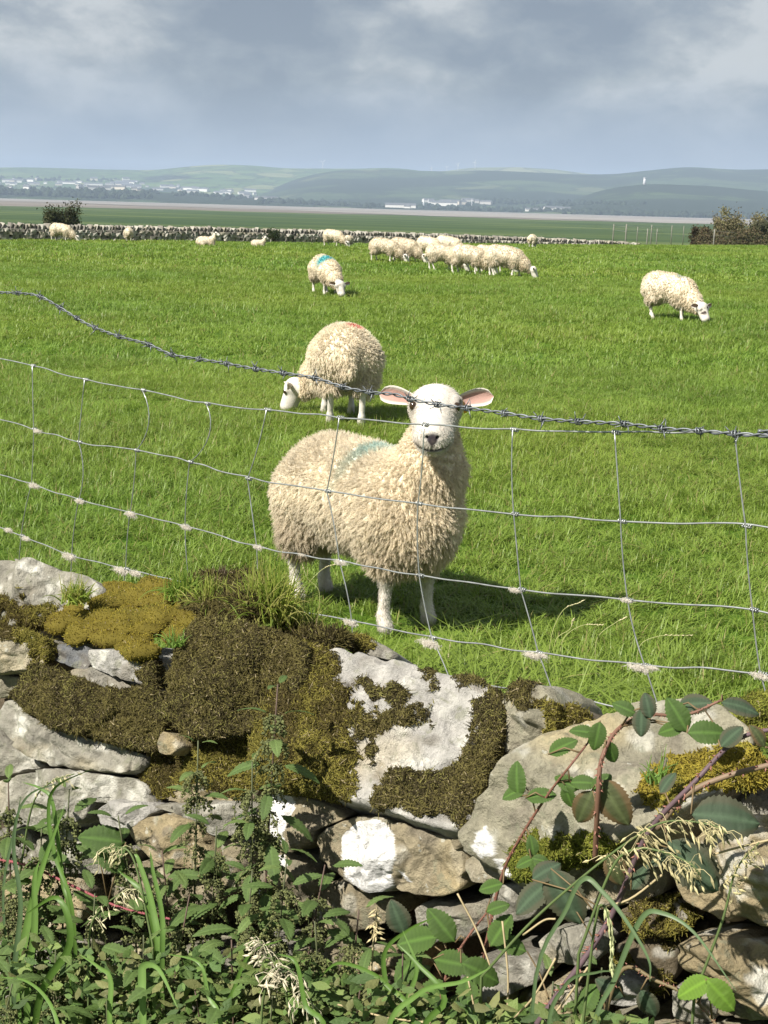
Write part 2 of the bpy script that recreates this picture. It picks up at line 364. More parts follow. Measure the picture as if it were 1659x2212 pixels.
def blades_mesh(name, n, size, hmin, hmax, width, lean, seed, segs=3, wind=(0.3, -0.1)):
    rg = np.random.default_rng(seed)
    # roots gathered in tufts
    nt_ = max(6, n // 9); tc_ = rg.uniform(-size / 2, size / 2, (nt_, 2)); th = rg.uniform(.65, 1.15, nt_); tl = rg.normal(0, .4, (nt_, 2))
    k = rg.integers(0, nt_, n)
    root = tc_[k] + rg.normal(0, size * .035, (n, 2)); hgt = rg.uniform(hmin, hmax, n) * th[k]
    ang = rg.uniform(0, 2 * math.pi, n); ln = np.abs(rg.normal(lean, lean * .5, n))
    d = np.stack([np.cos(ang), np.sin(ang)], 1) * ln[:, None] + tl[k] * lean + np.array(wind) * lean
    side = np.stack([-d[:, 1], d[:, 0]], 1); side /= np.linalg.norm(side, axis=1)[:, None] + 1e-9
    tw = rg.normal(0, .5, n)
    V = np.zeros((n, 2 * segs + 1, 3)); w = width * rg.uniform(.7, 1.25, n)
    for i in range(segs + 1):
        t = i / segs; c = np.zeros((n, 3)); c[:, :2] = root + d * (hgt * t ** 1.7)[:, None]; c[:, 2] = hgt * (t - .32 * np.minimum(ln, 1.3) * t ** 2.2)
        if i == segs: V[:, 2 * segs] = c
        else:
            sw = side * (w * (1 - .55 * t) / 2)[:, None]
            V[:, 2 * i, :] = c; V[:, 2 * i + 1, :] = c
            V[:, 2 * i, :2] -= sw; V[:, 2 * i + 1, :2] += sw
            V[:, 2 * i, 2] -= w * .3 * tw
    F = []
    for i in range(segs - 1): F += [(2 * i, 2 * i + 1, 2 * i + 3), (2 * i, 2 * i + 3, 2 * i + 2)]
    F.append((2 * segs - 2, 2 * segs - 1, 2 * segs)); F = np.array(F)
    m = 2 * segs + 1
    FF = (F[None] + (np.arange(n) * m)[:, None, None]).reshape(-1, 3)
    col = np.zeros((n, m, 3)); col[:, :, 0] = np.clip(rg.normal(.5, .25, n), 0, 1)[:, None] * .75 + .25 * (np.arange(m) // 2 / segs)[None]; col[:, :, 1] = rg.random(n)[:, None]
    return new_mesh(name, V.reshape(-1, 3), FF, col.reshape(-1, 3))
def instancer(name, meshes, mat, P, rot, scl, pick, label):
    """one stuff object: points carrying turf patches through geometry nodes"""
    src = bpy.data.collections.new(name + '_patches')
    for k, me in enumerate(meshes):
        me.materials.append(mat); o = bpy.data.objects.new(f'{name}_patch', me); src.objects.link(o)
    me = bpy.data.meshes.new(name); me.vertices.add(len(P)); me.vertices.foreach_set('co', np.asarray(P, np.float32).ravel())
    for nm, ty, key, val in (('rot', 'FLOAT_VECTOR', 'vector', rot), ('scl', 'FLOAT_VECTOR', 'vector', scl), ('pick', 'INT', 'value', pick)):
        a = me.attributes.new(nm, ty, 'POINT'); a.data.foreach_set(key, np.asarray(val, np.int32 if ty == 'INT' else np.float32).ravel())
    o = link(name, me, kind='stuff'); tag(o, label, 'grass')
    g = bpy.data.node_groups.new(name + '_scatter', 'GeometryNodeTree')
    g.interface.new_socket('Geometry', in_out='INPUT', socket_type='NodeSocketGeometry'); g.interface.new_socket('Geometry', in_out='OUTPUT', socket_type='NodeSocketGeometry')
    gi, go = g.nodes.new('NodeGroupInput'), g.nodes.new('NodeGroupOutput')
    iop = g.nodes.new('GeometryNodeInstanceOnPoints'); ci = g.nodes.new('GeometryNodeCollectionInfo'); ci.inputs[0].default_value = src; ci.inputs['Separate Children'].default_value = True
    iop.inputs['Pick Instance'].default_value = True
    def na(nm, ty):
        n = g.nodes.new('GeometryNodeInputNamedAttribute'); n.data_type = ty; n.inputs[0].default_value = nm; return n.outputs[0]
    g.links.new(gi.outputs[0], iop.inputs['Points']); g.links.new(ci.outputs[0], iop.inputs['Instance'])
    g.links.new(na('pick', 'INT'), iop.inputs['Instance Index']); g.links.new(na('scl', 'FLOAT_VECTOR'), iop.inputs['Scale'])
    e2r = g.nodes.new('FunctionNodeEulerToRotation'); g.links.new(na('rot', 'FLOAT_VECTOR'), e2r.inputs[0]); g.links.new(e2r.outputs[0], iop.inputs['Rotation'])
    g.links.new(iop.outputs[0], go.inputs[0])
    md = o.modifiers.new('scatter', 'NODES'); md.node_group = g
    return o
def zone(y0, y1, step, margin):
    P = []
    y = y0
    while y < y1:
        w = .285 * y + margin; n = int(2 * w / step) + 1
        for i in range(n): P.append((-w + step * i + RNG.uniform(-.45, .45) * step, y + RNG.uniform(-.45, .45) * step))
        y += step
    P = np.array(P)
    return P[P[:, 1] < brow(P[:, 0]) + 6]
def scatter(name, zones, meshes, hscale, label):
    P = np.concatenate(zones); n = len(P)
    z = gz(P[:, 0], P[:, 1]); hs = hscale * (1 + .65 * fbm(np.stack([P[:, 0] / .9, P[:, 1] / .9, 0 * z], 1), 3, 8)) * RNG.uniform(.85, 1.15, n)
    rot = np.stack([0 * z, 0 * z, RNG.uniform(0, 6.28, n)], 1); s = RNG.uniform(.9, 1.15, n)
    instancer(name, meshes, turf_mat, np.stack([P[:, 0], P[:, 1], z - .002], 1), rot, np.stack([s, s, hs], 1), RNG.integers(0, len(meshes), n), label)
tA = [blades_mesh('turf_near', 420, .32, .038, .082, .0040, .75, 40 + k) for k in range(4)]
tB = [blades_mesh('turf_mid', 420, .75, .05, .10, .0085, .75, 50 + k, segs=2) for k in range(3)]
tC = [blades_mesh('turf_far', 420, 1.9, .05, .105, .020, .7, 60 + k, segs=2) for k in range(3)]
scatter('meadow_grass', [zone(2.3, 13.5, .21, 1.2)], tA, 1.0, 'short bright green pasture grass of the field close to the fence')
scatter('pasture_grass', [zone(12.5, 32, .50, 2.0)], tB, 1.0, 'bright green pasture grass around the grazing flock')
scatter('distant_grass', [zone(30.5, 78, 1.25, 4.0)], tC, 1.05, 'pasture grass running up to the brow of the field')
# longer, darker grass along the back of the wall
rank_mat = grass_mat('rank_grass_blades', (0.105, 0.178, 0.026), (0.215, 0.315, 0.055), (0.42, 0.36, 0.16))
tD = [blades_mesh('rank_grass', 170, .34, .10, .24, .0058, 1.0, 70 + k, segs=4) for k in range(3)]
RP = []
for k in range(330):
    a = RNG.uniform(-1.6, 1.6); b = RNG.uniform(.95, 2.35)
    RP.append((np.array([-.08, 1.70]) + a * np.array([.826, -.563]) + b * np.array([.563, .826])))
RP = np.array(RP); RP = RP[(RP[:, 1] > 2.4) & (RP[:, 1] < 4.75 + .3 * RNG.normal(size=len(RP)))]
keep = (np.abs(RP[:, 1] - 4.75) > .0); RP = RP[keep]
n_ = len(RP)
instancer('rank_grass', tD, rank_mat, np.stack([RP[:, 0], RP[:, 1], np.zeros(n_)], 1), np.stack([np.zeros(n_), np.zeros(n_), RNG.uniform(0, 6.28, n_)], 1), np.stack([np.ones(n_), np.ones(n_), RNG.uniform(.6, 1.1, n_)], 1), RNG.integers(0, 3, n_), 'longer uncut grass growing along the foot of the wire fence')
# ================================================================ FAR THINGS
stone_far = mat_attr('far_stone', 0.95, 0.1, nscale=6, namt=0.35, bump=0.5, bscale=9)
# --- far dry stone wall: top edge followed in world space, coping stones set on edge, coursed face
WTOP = [(-330, 470), (-60, 481), (0, 483), (200, 487), (400, 490), (600, 495), (830, 502), (1000, 508), (1200, 516), (1300, 520), (1382, 526)]
wx = np.array([p[0] for p in WTOP]); wy = np.array([p[1] for p in WTOP])
def far_wall_point(px):
    """top of the wall on the ray of px, on a line a few metres beyond the brow"""
    py = float(np.interp(px, wx, wy)); d = ray(px, py)
    Yw = 52.0
    for _ in range(30):
        P = at(px, py, Yw); Yw += 0.5 * (float(brow(P[0])) + 3.2 - Yw)
    return at(px, py, Yw)
pts = np.array([far_wall_point(x) for x in np.linspace(-330, 1382, 140)])
seg = np.concatenate([[0], np.cumsum(np.linalg.norm(np.diff(pts[:, :2], axis=0), axis=1))])
def wpt(s): return np.array([np.interp(s, seg, pts[:, i]) for i in range(3)])
fw = thing('field_wall', 'long dry stone wall with upright coping stones at the far side of the field', 'wall', tuple(pts[70] - [0, 0, 1.0]))
fwo = np.array(fw.location)
ST_COL = [np.array(c) * 1.25 for c in ((.20, .185, .16), (.26, .25, .22), (.15, .14, .125), (.30, .285, .25), (.22, .205, .165))]
def rough_block(h, seed, col, jit=.25):
    rg = np.random.default_rng(seed)
    V = []
    for z in (-1, 1):
        for k in range(6):
            a = k / 6 * 2 * math.pi + rg.normal(0, .12); V.append(np.array([math.cos(a) * h[0] * 1.08, math.sin(a) * h[1] * 1.1, z * h[2]]) * (1 + rg.uniform(-jit, jit)))
    F = [(5, 4, 3, 2, 1, 0), (6, 7, 8, 9, 10, 11)] + [(k, (k + 1) % 6, 6 + (k + 1) % 6, 6 + k) for k in range(6)]
    V = np.array(V); c = np.tile(col, (12, 1)); return new_mesh('far_stone', V, F, c, False)
cope_m = [rough_block((.055, .15, .095), 200 + k, ST_COL[k % 5] * .95 + .015, .2) for k in range(8)]
face_m = [rough_block((.125, .09, .055), 220 + k, ST_COL[k % 5], .22) for k in range(10)]
for me in cope_m + face_m: me.materials.append(stone_far)
core = MB(); nC = 140
for i in range(nC - 1):
    for side in (0, 1): pass
ca, cb = [], []
tang = np.gradient(pts[:, :2], axis=0); tang /= np.linalg.norm(tang, axis=1)[:, None]; nrm = np.stack([tang[:, 1], -tang[:, 0]], 1)   # towards the viewer
VV = []
for i in range(nC):
    g = float(gz(pts[i, 0], pts[i, 1])) - .3
    for off, z in ((.12, g), (.08, pts[i, 2] - .17), (-.14, pts[i, 2] - .17), (-.2, g)): VV.append((pts[i, 0] + nrm[i, 0] * off - fwo[0], pts[i, 1] + nrm[i, 1] * off - fwo[1], z - fwo[2]))
FF = [(i * 4 + k, (i + 1) * 4 + k, (i + 1) * 4 + k + 1, i * 4 + k + 1) for i in range(nC - 1) for k in range(3)]
link('wall_core', new_mesh('wall_core', VV, FF, np.tile((.19, .18, .155), (len(VV), 1)), False), fw, stone_far)
rg = np.random.default_rng(3)
s = .1; ncope = 0; total = seg[-1]; face_rest_V, face_rest_F, face_rest_C = [], [], []
parts_left = 300
def place(me, p, yaw, tilt, sc, nm):
    o = link(nm, me, fw); o.matrix_basis = Matrix.Translation(Vector(p - fwo)) @ Matrix.Rotation(yaw, 4, 'Z') @ Matrix.Rotation(tilt, 4, 'Y') @ Matrix.Diagonal((*sc, 1)); return o
def wyaw(s):
    a, b = wpt(max(0, s - .3)), wpt(min(total, s + .3)); return math.atan2(b[1] - a[1], b[0] - a[0])
while s < total:
    p = wpt(s); yaw = wyaw(s); wd = rg.uniform(.75, 1.35)
    place(cope_m[rg.integers(8)], p + [0, 0, -.085 + rg.uniform(-.025, .025)], yaw + rg.normal(0, .15), rg.normal(.22, .12), (wd, rg.uniform(.8, 1.1), rg.uniform(.8, 1.15)), 'coping_stone'); ncope += 1
    s += .125 * wd
row = 0; z = -.205; cand = []
while z > -1.35:
    s = rg.uniform(0, .2); hs = rg.uniform(.8, 1.25)
    while s < total:
        ws = rg.uniform(.55, 1.25); p = wpt(s); g = float(gz(p[0], p[1]))
        if p[2] + z > g - .08: cand.append((s, z + rg.uniform(-.012, .012), ws, hs, rg.integers(10), rg.normal(0, .1), rg.normal(0, .06)))
        s += .235 * ws
    z -= .105 * hs
vis = [(c, proj(wpt(c[0]) + [0, 0, c[1]])) for c in cand]
order = sorted([c for c, q in vis if 0 < q[0] < 1640], key=lambda c: (-(c[1] > -.75), wpt(c[0])[1] - c[2] * 3))
partset = set(id(c) for c in order[:290])
for c in cand:
    s, z, ws, hs, k, y_, t_ = c; yaw = wyaw(s); n2 = np.array([math.sin(yaw), -math.cos(yaw), 0]); p = wpt(s) + n2 * (.13 + rg.uniform(-.02, .025)) + [0, 0, z]
    if id(c) in partset: place(face_m[k], p, yaw + y_, t_, (ws, 1, hs), 'stone')
    else:
        M = np.array(Matrix.Translation(Vector(p - fwo)) @ Matrix.Rotation(yaw + y_, 4, 'Z') @ Matrix.Rotation(t_, 4, 'Y') @ Matrix.Diagonal((ws, 1, hs, 1)))
        me = face_m[k]; v = np.array([x.co for x in me.vertices]) @ M[:3, :3].T + M[:3, 3]; o = len(face_rest_V) * 12
        face_rest_V.append(v); face_rest_F += [tuple(i + o for i in q.vertices) for q in me.polygons]; face_rest_C.append(np.tile(ST_COL[k % 5], (12, 1)))
if face_rest_V:
    o = link('coursed_stones', new_mesh('coursed_stones', np.concatenate(face_rest_V), face_rest_F, np.concatenate(face_rest_C), False), fw, stone_far); o['kind'] = 'stuff'

# --- bushes and trees
leaf_far = mat_attr('far_leaves', 0.8, 0.15, nscale=2.0, namt=0.3, trans=0.25)
bark_far = mat_flat('far_bark', (0.07, 0.06, 0.05), 0.9)
def bush(name, label, base, height, width, cols, seed, leaf=.07, n=2600, trunk=True, bare=False, group=None):
    rg = np.random.default_rng(seed)
    root = thing(name, label, 'tree' if trunk else 'bush', tuple(base), 0, group)
    tr = MB(); tips = []
    nl = 9
    for k in range(nl):
        a = k / nl * 6.28 + rg.normal(0, .3); r = width * .5 * rg.uniform(.5, .95); top = np.array([math.cos(a) * r, math.sin(a) * r * .8, height * rg.uniform(.55, .95)])
        m1 = top * [.35, .35, .5] + rg.normal(0, .06 * width, 3)
        tr.tube([np.array([0, 0, -.2]), m1, top], [height * .022, height * .014, height * .004], 5); tips.append((m1, top))
        for _ in range(5):
            t = rg.uniform(.4, 1); q = m1 * (1 - t) + top * t; e = q + rg.normal(0, 1, 3) * [width * .16, width * .16, height * .12]; tr.tube([q, e], [height * .006, height * .002], 4); tips.append((q, e))
    link('trunk', tr.mesh('trunk'), root, bark_far)
    cl = []
    for a, b in tips:
        for _ in range(3): t = rg.uniform(.45, 1.1); cl.append(a * (1 - t) + b * t)
    cl = np.array(cl); k = rg.integers(0, len(cl), n)
    P = cl[k] + rg.normal(0, 1, (n, 3)) * [width * .085, width * .085, height * .06]
    u = rg.normal(0, 1, (n, 3)); u /= np.linalg.norm(u, axis=1)[:, None]; v = rg.normal(0, 1, (n, 3)); v = np.cross(u, v); v /= np.linalg.norm(v, axis=1)[:, None]
    sz = leaf * rg.uniform(.6, 1.3, n)[:, None]
    V = np.stack([P - u * sz * .5, P + v * sz * .32, P + u * sz * .5, P - v * sz * .32], 1).reshape(-1, 3); F = np.arange(4 * n).reshape(-1, 4)
    cc = np.array(cols)[rg.integers(0, len(cols), len(cl))][k] * rg.uniform(.75, 1.25, (n, 1)); link('crown', new_mesh('crown', V, F, np.repeat(cc, 4, 0), False), root, leaf_far)
    return root
def tree_at(px_c, y_top, px_w, Yd, base_z=None, **kw):
    P = at(px_c, y_top, Yd); b = float(gz(P[0], P[1])) if base_z is None else base_z; w = px_w / FPX * Yd
    return bush(base=np.array([P[0], P[1], b]), height=P[2] - b, width=w, **kw)
OL = [(.035, .045, .018), (.05, .058, .025), (.028, .034, .016), (.06, .062, .03)]
tree_at(133, 436, 72, 120, name='hawthorn_tree', label='lone dark round hawthorn bush above the far end of the field wall', cols=OL, seed=5, leaf=.17, n=9000)
BR = [(.20, .18, .10), (.25, .22, .13), (.15, .13, .075), (.20, .19, .09)]
DK = [(.08, .085, .045), (.10, .10, .055), (.07, .07, .04)]
for k, (pc, yt, pw, Yd, cols, lb) in enumerate([(1575, 466, 66, 150, BR, 'pale brown thicket tree growing behind the post and wire fence'), (1625, 463, 70, 156, BR, 'tall tawny tree with bare twigs at the end of the marsh fence'), (1655, 468, 60, 146, DK, 'dark green tree beside the tawny thicket'), (1710, 470, 80, 150, DK, 'dark green tree at the outer end of the thicket'),
        (1540, 490, 56, 140, [(.11, .085, .05), (.09, .085, .045)], 'low russet bush in front of the tawny thicket'), (1512, 496, 36, 144, [(.05, .045, .022), (.07, .05, .03)], 'small dark bush at the tip of the thicket')]):
    tree_at(pc, yt, pw, Yd, name='thicket_tree', label=lb, cols=cols, seed=70 + k, leaf=.2, n=6500, group='thicket beyond the field')
tree_at(1600, 500, 150, 132, name='bramble_thicket', label='low brown scrub spreading under the tawny thicket', cols=[(.09, .075, .045), (.11, .09, .05), (.07, .075, .035)], seed=90, leaf=.18, n=6000, trunk=False)
P_ = far_wall_point(592); bush('wall_shrub', 'small dark green shrub growing at the foot of the field wall', np.array([P_[0], P_[1] - .35, float(gz(P_[0], P_[1] - .35))]), .62, .55, [(.03, .05, .02), (.04, .06, .025)], 93, leaf=.05, n=900, trunk=False)

# --- marsh fence: posts with wires
post_mat = mat_flat('weathered_post', (0.19, 0.185, 0.165), 0.9); wire_far = mat_flat('far_wire', (0.3, 0.3, 0.3), 0.5, metal=.6)
posts = [(1324, 484, 516), (1351, 484, 521), (1376, 490, 514), (1397, 494, 527), (1406, 486, 515), (1418, 494, 520), (1450, 487, 512), (1476, 488, 508), (1541, 495, 530), (1619, 500, 528)]
for k, (x, yt, yb) in enumerate(posts):
    Yd = 1.25 / ((yb - yt) / FPX)
    b = at(x, yb + 2, Yd); tp = at(x, yt, Yd); r = MB()
    r.tube([[0, 0, -1.2], [0, 0, (tp[2] - b[2]) * .5], [.01, 0, tp[2] - b[2]]], [.055, .05, .045], 6)
    gpost = thing('fence_post', 'weathered grey timber post of the marsh fence beyond the brow', 'post', tuple(b), 0, 'posts of the marsh fence')
    link('post', r.mesh('fence_post'), gpost, post_mat)
    if k in (0, 1, 8, 9):
        q = posts[k + 1] if k in (0, 8) else (posts[k][0] + 80, posts[k][1] + 3, posts[k][2])
        Y2 = 1.25 / ((q[2] - q[1]) / FPX); e = at(q[0], q[1] + 6, Y2); r2 = MB()
        r2.tube([tp - b - [0, 0, .12], e - b], .008, 4); r2.tube([tp - b - [0, 0, .45], e - b - [0, 0, .33]], .008, 4); link('wire', r2.mesh('far_wire'), gpost, wire_far)

# --- town: small houses on the slopes, works buildings on the shore
house_w = [mat_flat('render_white', (0.66, 0.65, 0.62), 0.8), mat_flat('render_grey', (0.38, 0.37, 0.35), 0.8), mat_flat('render_cream', (0.55, 0.50, 0.42), 0.8)]
roof_m = mat_flat('slate_roof', (0.10, 0.105, 0.115), 0.7)
def house_mesh(l, w, h, rf):
    mb = MB(); mb.add([(-l, -w, -4), (l, -w, -4), (l, w, -4), (-l, w, -4), (-l, -w, h), (l, -w, h), (l, w, h), (-l, w, h), (-l, 0, h + rf - .3), (l, 0, h + rf - .3)],
                      [(0, 1, 5, 4), (1, 2, 6, 5), (2, 3, 7, 6), (3, 0, 4, 7), (5, 6, 9), (7, 4, 8)])
    rb = MB(); e = .5
    rb.add([(-l - e, -w - e, h - .3), (l + e, -w - e, h - .3), (l + e, 0, h + rf), (-l - e, 0, h + rf), (l + e, w + e, h - .3), (-l - e, w + e, h - .3)], [(0, 1, 2, 3), (3, 2, 4, 5)])
    rb.box((l * .6, 0, h + rf), (.5, .4, 1.2)); return mb, rb
HK = [(9, 4, 6, 3.2), (16, 4.5, 6, 3.2), (6, 4, 5.5, 3), (26, 5, 6.5, 3)]
HM_ = []
for i, hk in enumerate(HK):
    mb, rb = house_mesh(*hk)
    for j in range(3):
        a = mb.mesh('house_wall', False); a.materials.append(house_w[j]); b = rb.mesh('house_roof', False); b.materials.append(roof_m); HM_.append((a, b))
rg = np.random.default_rng(11)
def house(P, k, yaw, label, group, sc=1.0):
    r = thing('house', label, 'house', tuple(P), yaw, group); r.scale = (sc,) * 3
    link('wall', HM_[k][0], r); link('roof', HM_[k][1], r)
def hillpt(px, py):
    """the hill slope nearest the viewer that this line of sight meets"""
    best = None
    for nm in ('hill_shore', 'hill_near', 'hill_dark', 'hill_green'):
        P = HILLS[nm](px, py); q = proj(P)
        if abs(q[1] - py) < 2.5 and (best is None or P[1] < best[1]): best = P
    return best
for k in range(70):
    px = rg.uniform(-20, 300) if k < 34 else rg.uniform(250, 560)
    py = np.interp(px, [-20, 150, 300, 420, 560], [398, 397, 403, 410, 424]) + rg.normal(0, 5.5 if k < 34 else 4)
    P = hillpt(px, py)
    if P is None: continue
    j = rg.choice([0, 0, 0, 1, 2]); kk = rg.integers(0, 4); up_ = "on the green hill's lower slope" if py < np.interp(px, [-20, 150, 300, 420, 560], [398, 397, 403, 410, 424]) else 'above the dark shore woods'
    house(P - [0, 0, 1], kk * 3 + j, rg.normal(0, .5), f"tiny {('white', 'grey stone', 'cream')[j]} {('house', 'terrace', 'cottage', 'long terrace')[kk]} in the shore town {up_}", 'houses of the shore town', rg.uniform(1.3, 2.1))
for px, py, k, sc in [(575, 433, 9, 1.2), (865, 450, 9, 1.5), (880, 451, 6, 1.3), (940, 441, 3, 1.3), (960, 444, 9, 1.5), (972, 440, 11, 1.4), (990, 441, 5, 1.5), (1150, 457, 3, 1.1), (1165, 457, 0, 1), (1192, 455, 3, 1.3), (1208, 455, 0, 1.2), (1225, 456, 6, 1.3), (1050, 440, 4, 1.2), (1030, 437, 7, 1.2), (1010, 435, 4, 1.2), (925, 436, 3, 1.2)]:
    P = hillpt(px, py)
    if P is None: P = at(px, py, 4700)
    where = 'standing alone on the far shore' if px < 600 else 'on the bare shore before the works' if px < 900 else 'of the works beside the tall chimney' if px < 1000 else 'among trees behind the works' if px < 1100 else 'by the sand under the dark hill'
    house(P - [0, 0, 1], k, rg.normal(0, .2), f"small {('white', 'grey', 'cream')[k % 3]} {('building', 'shed', 'cottage', 'long building')[k // 3]} {where}", 'buildings on the far shore', sc * 1.25)
mast_m = mat_flat('mast_paint', (0.55, 0.55, 0.56), 0.6)
def mast(px, yb, yt, r, label, name='chimney_stack', cat='chimney', Yd=None):
    P = hillpt(px, yb); P = at(px, yb, 4700) if P is None else P
    tp = at(px, yt, P[1]); h_ = tp[2] - P[2]; mb = MB(); mb.tube([[0, 0, -6], [0, 0, h_ * .5], [0, 0, h_]], [r * 1.5, r * 1.15, r], 8); mb.tube([[0, 0, h_ - 2], [0, 0, h_ + .5]], [r * 1.25, r * 1.25], 8)
    tag(link(name, mb.mesh(name), None, mast_m, loc=tuple(P)), label, cat)
mast(915, 447, 429, 2.6, 'tall pale works chimney beside bright buildings on the far shore'); mast(925, 444, 430, 1.6, 'thin short chimney next to the tall works chimney'); mast(1019, 446, 430, 1.4, 'pale mast among trees of the far shore', 'radio_mast', 'mast'); mast(1392, 398, 384, 4.5, 'white water tower on the crest of the dark hill', 'water_tower', 'tower')
def turbine(px, yb, yt, ang):
    P = at(px, yb, 10100); tp = at(px, yt, 10100); h_ = tp[2] - P[2]
    r = thing('wind_turbine', 'white three-bladed wind turbine on the moorland ridge', 'wind turbine', tuple(P), 0, 'turbines on the moor')
    a = MB(); a.tube([[0, 0, -12], [0, 0, h_]], [2.6, 1.6], 7); link('tower', a.mesh('tower'), r, mast_m)
    b = MB(); b.tube([[0, -4, h_], [0, 4, h_]], 2.2, 6); link('nacelle', b.mesh('nacelle'), r, mast_m)
    for k in range(3):
        t = ang + k * 2.094; d_ = np.array([math.sin(t), 0, math.cos(t)]); c = MB(); c.tube([np.array([0, -4.5, h_]), np.array([0, -4.5, h_]) + d_ * 8, np.array([0, -4.5, h_]) + d_ * h_ * .62], [1.4, 2.0, .5], 4); link('blade', c.mesh('blade'), r, mast_m)
for a in ((932, 369, 363, .3), (965, 367, 361, 1.1), (989, 366, 355, .7), (1026, 361, 350, .2), (697, 364, 350, .9)): turbine(*a)
# --- woodland belts along the far shore: one mass of tree crowns
wv, wf, wc = [], [], []
def wood(px0, px1, y0, y1, n, sz, dist=None):
    for _ in range(n):
        px = rg.uniform(px0, px1); py = y0 + (y1 - y0) * (px - px0) / (px1 - px0) + rg.normal(0, 2.2); P = hillpt(px, py)
        if P is None: P = at(px, py, 4650)
        r = sz * rg.uniform(.6, 1.4); o = len(wv); k = 7
        for z, rr in ((-.6, .8), (.3, 1.0), (.9, .6)):
            for i in range(k): a = i / k * 6.28 + rg.normal(0, .2); q = rr * r * rg.uniform(.8, 1.2); wv.append(P + [math.cos(a) * q, math.sin(a) * q, r * z])
        wv.append(P + [0, 0, r * rg.uniform(1.1, 1.4)])
        for j in range(2):
            for i in range(k): wf.append((o + j * k + i, o + j * k + (i + 1) % k, o + (j + 1) * k + (i + 1) % k, o + (j + 1) * k + i))
        for i in range(k): wf.append((o + 2 * k + i, o + 2 * k + (i + 1) % k, o + 3 * k))
        c = np.array((.022, .032, .016)) * rg.uniform(.7, 1.6); wc.extend([c] * (3 * k + 1))
wood(-30, 330, 416, 426, 150, 11); wood(0, 560, 404, 428, 130, 8); wood(560, 850, 434, 447, 150, 9); wood(830, 1240, 444, 458, 190, 8); wood(1230, 1700, 460, 471, 190, 9); wood(1000, 1400, 436, 444, 90, 9); wood(-20, 260, 386, 392, 60, 9)
o = link('shore_woods', new_mesh('shore_woods', np.array(wv), wf, np.array(wc), False), None, leaf_far, kind='stuff'); tag(o, 'dark belts of woodland along the far shore of the bay', 'woodland')
# ================================================================ SHEEP
def surface_nets(vals, org, h):
    nx, ny, nz = vals.shape
    ins = vals < 0
    cnt = np.zeros((nx - 1, ny - 1, nz - 1), np.int8)
    for a in (0, 1):
        for b in (0, 1):
            for c in (0, 1): cnt += ins[a:nx - 1 + a, b:ny - 1 + b, c:nz - 1 + c]
    cells = np.argwhere((cnt > 0) & (cnt < 8))
    cid = -np.ones((nx - 1, ny - 1, nz - 1), np.int64); cid[tuple(cells.T)] = np.arange(len(cells))
    acc = np.zeros((len(cells), 3)); w = np.zeros(len(cells))
    corners = [(a, b, c) for a in (0, 1) for b in (0, 1) for c in (0, 1)]
    for p in corners:
        for ax in range(3):
            if p[ax]: continue
            q = list(p); q[ax] = 1
            v0 = vals[cells[:, 0] + p[0], cells[:, 1] + p[1], cells[:, 2] + p[2]]; v1 = vals[cells[:, 0] + q[0], cells[:, 1] + q[1], cells[:, 2] + q[2]]
            k = (v0 < 0) != (v1 < 0); t = np.where(k, v0 / np.where(k, v0 - v1, 1), 0)
            pos = np.tile(np.array(p, float), (len(cells), 1)); pos[:, ax] = t
            acc[k] += pos[k]; w[k] += 1
    V = (cells + acc / w[:, None]) * h + org
    F = []
    for ax in range(3):
        b, c = (ax + 1) % 3, (ax + 2) % 3
        sl0 = [slice(1, -1)] * 3; sl0[ax] = slice(0, vals.shape[ax] - 1); sl1 = list(sl0); sl1[ax] = slice(1, vals.shape[ax])
        A, B = ins[tuple(sl0)], ins[tuple(sl1)]
        e = np.argwhere(A != B); flip = A[tuple(e.T)]
        e = e + 1; e[:, ax] -= 1
        def cell(db, dc):
            q = e.copy(); q[:, b] -= db; q[:, c] -= dc; return cid[tuple(q.T)]
        q = np.stack([cell(1, 1), cell(0, 1), cell(0, 0), cell(1, 0)], 1)
        q[~flip] = q[~flip][:, ::-1]
        F.append(q)
    F = np.concatenate(F); return V, F[(F >= 0).all(1)]
def sd_ell(P, c, r, M=None):
    q = P - np.asarray(c, np.float32)
    if M is not None: q = q @ np.asarray(M, np.float32)      # columns of M = local axes
    k0 = np.linalg.norm(q / np.float32(r), axis=-1); k1 = np.linalg.norm(q / (np.float32(r) ** 2), axis=-1)
    return k0 * (k0 - 1) / np.maximum(k1, 1e-6)
def sd_cone(P, a, b, ra, rb):
    a = np.asarray(a, np.float32); b = np.asarray(b, np.float32); ba = b - a; q = P - a
    h = np.clip((q @ ba) / (ba @ ba), 0, 1)
    return np.linalg.norm(q - h[..., None] * ba, axis=-1) - (ra + (rb - ra) * h)
def smin(a, b, k):
    h = np.clip(0.5 + 0.5 * (b - a) / k, 0, 1); return b + (a - b) * h - k * h * (1 - h)
def frame(fwd, up=(0, 0, 1)):
    f = unit(fwd); s = unit(np.cross(up, f)); u = np.cross(f, s); return np.stack([f, s, u], 1)   # forward, left, up

wool_mat = mat_attr('wool', 0.95, 0.05, nscale=55, namt=0.22, trans=0.35)
skin_mat = mat_attr('sheep_skin', 0.85, 0.15, nscale=40, namt=0.16, bump=0.25, bscale=140)
eye_mat = mat_flat('sheep_eye', (0.035, 0.022, 0.012), 0.12, 0.6)
tag_mat = mat_flat('yellow_ear_tag', (0.75, 0.42, 0.03), 0.4, 0.4)
CREAM = np.array([0.78, 0.70, 0.555]); WHITE = np.array([0.58, 0.545, 0.49]); DIRT = np.array([0.27, 0.20, 0.125])
TEAL = np.array([0.10, 0.44, 0.47]); RED = np.array([0.62, 0.06, 0.05])

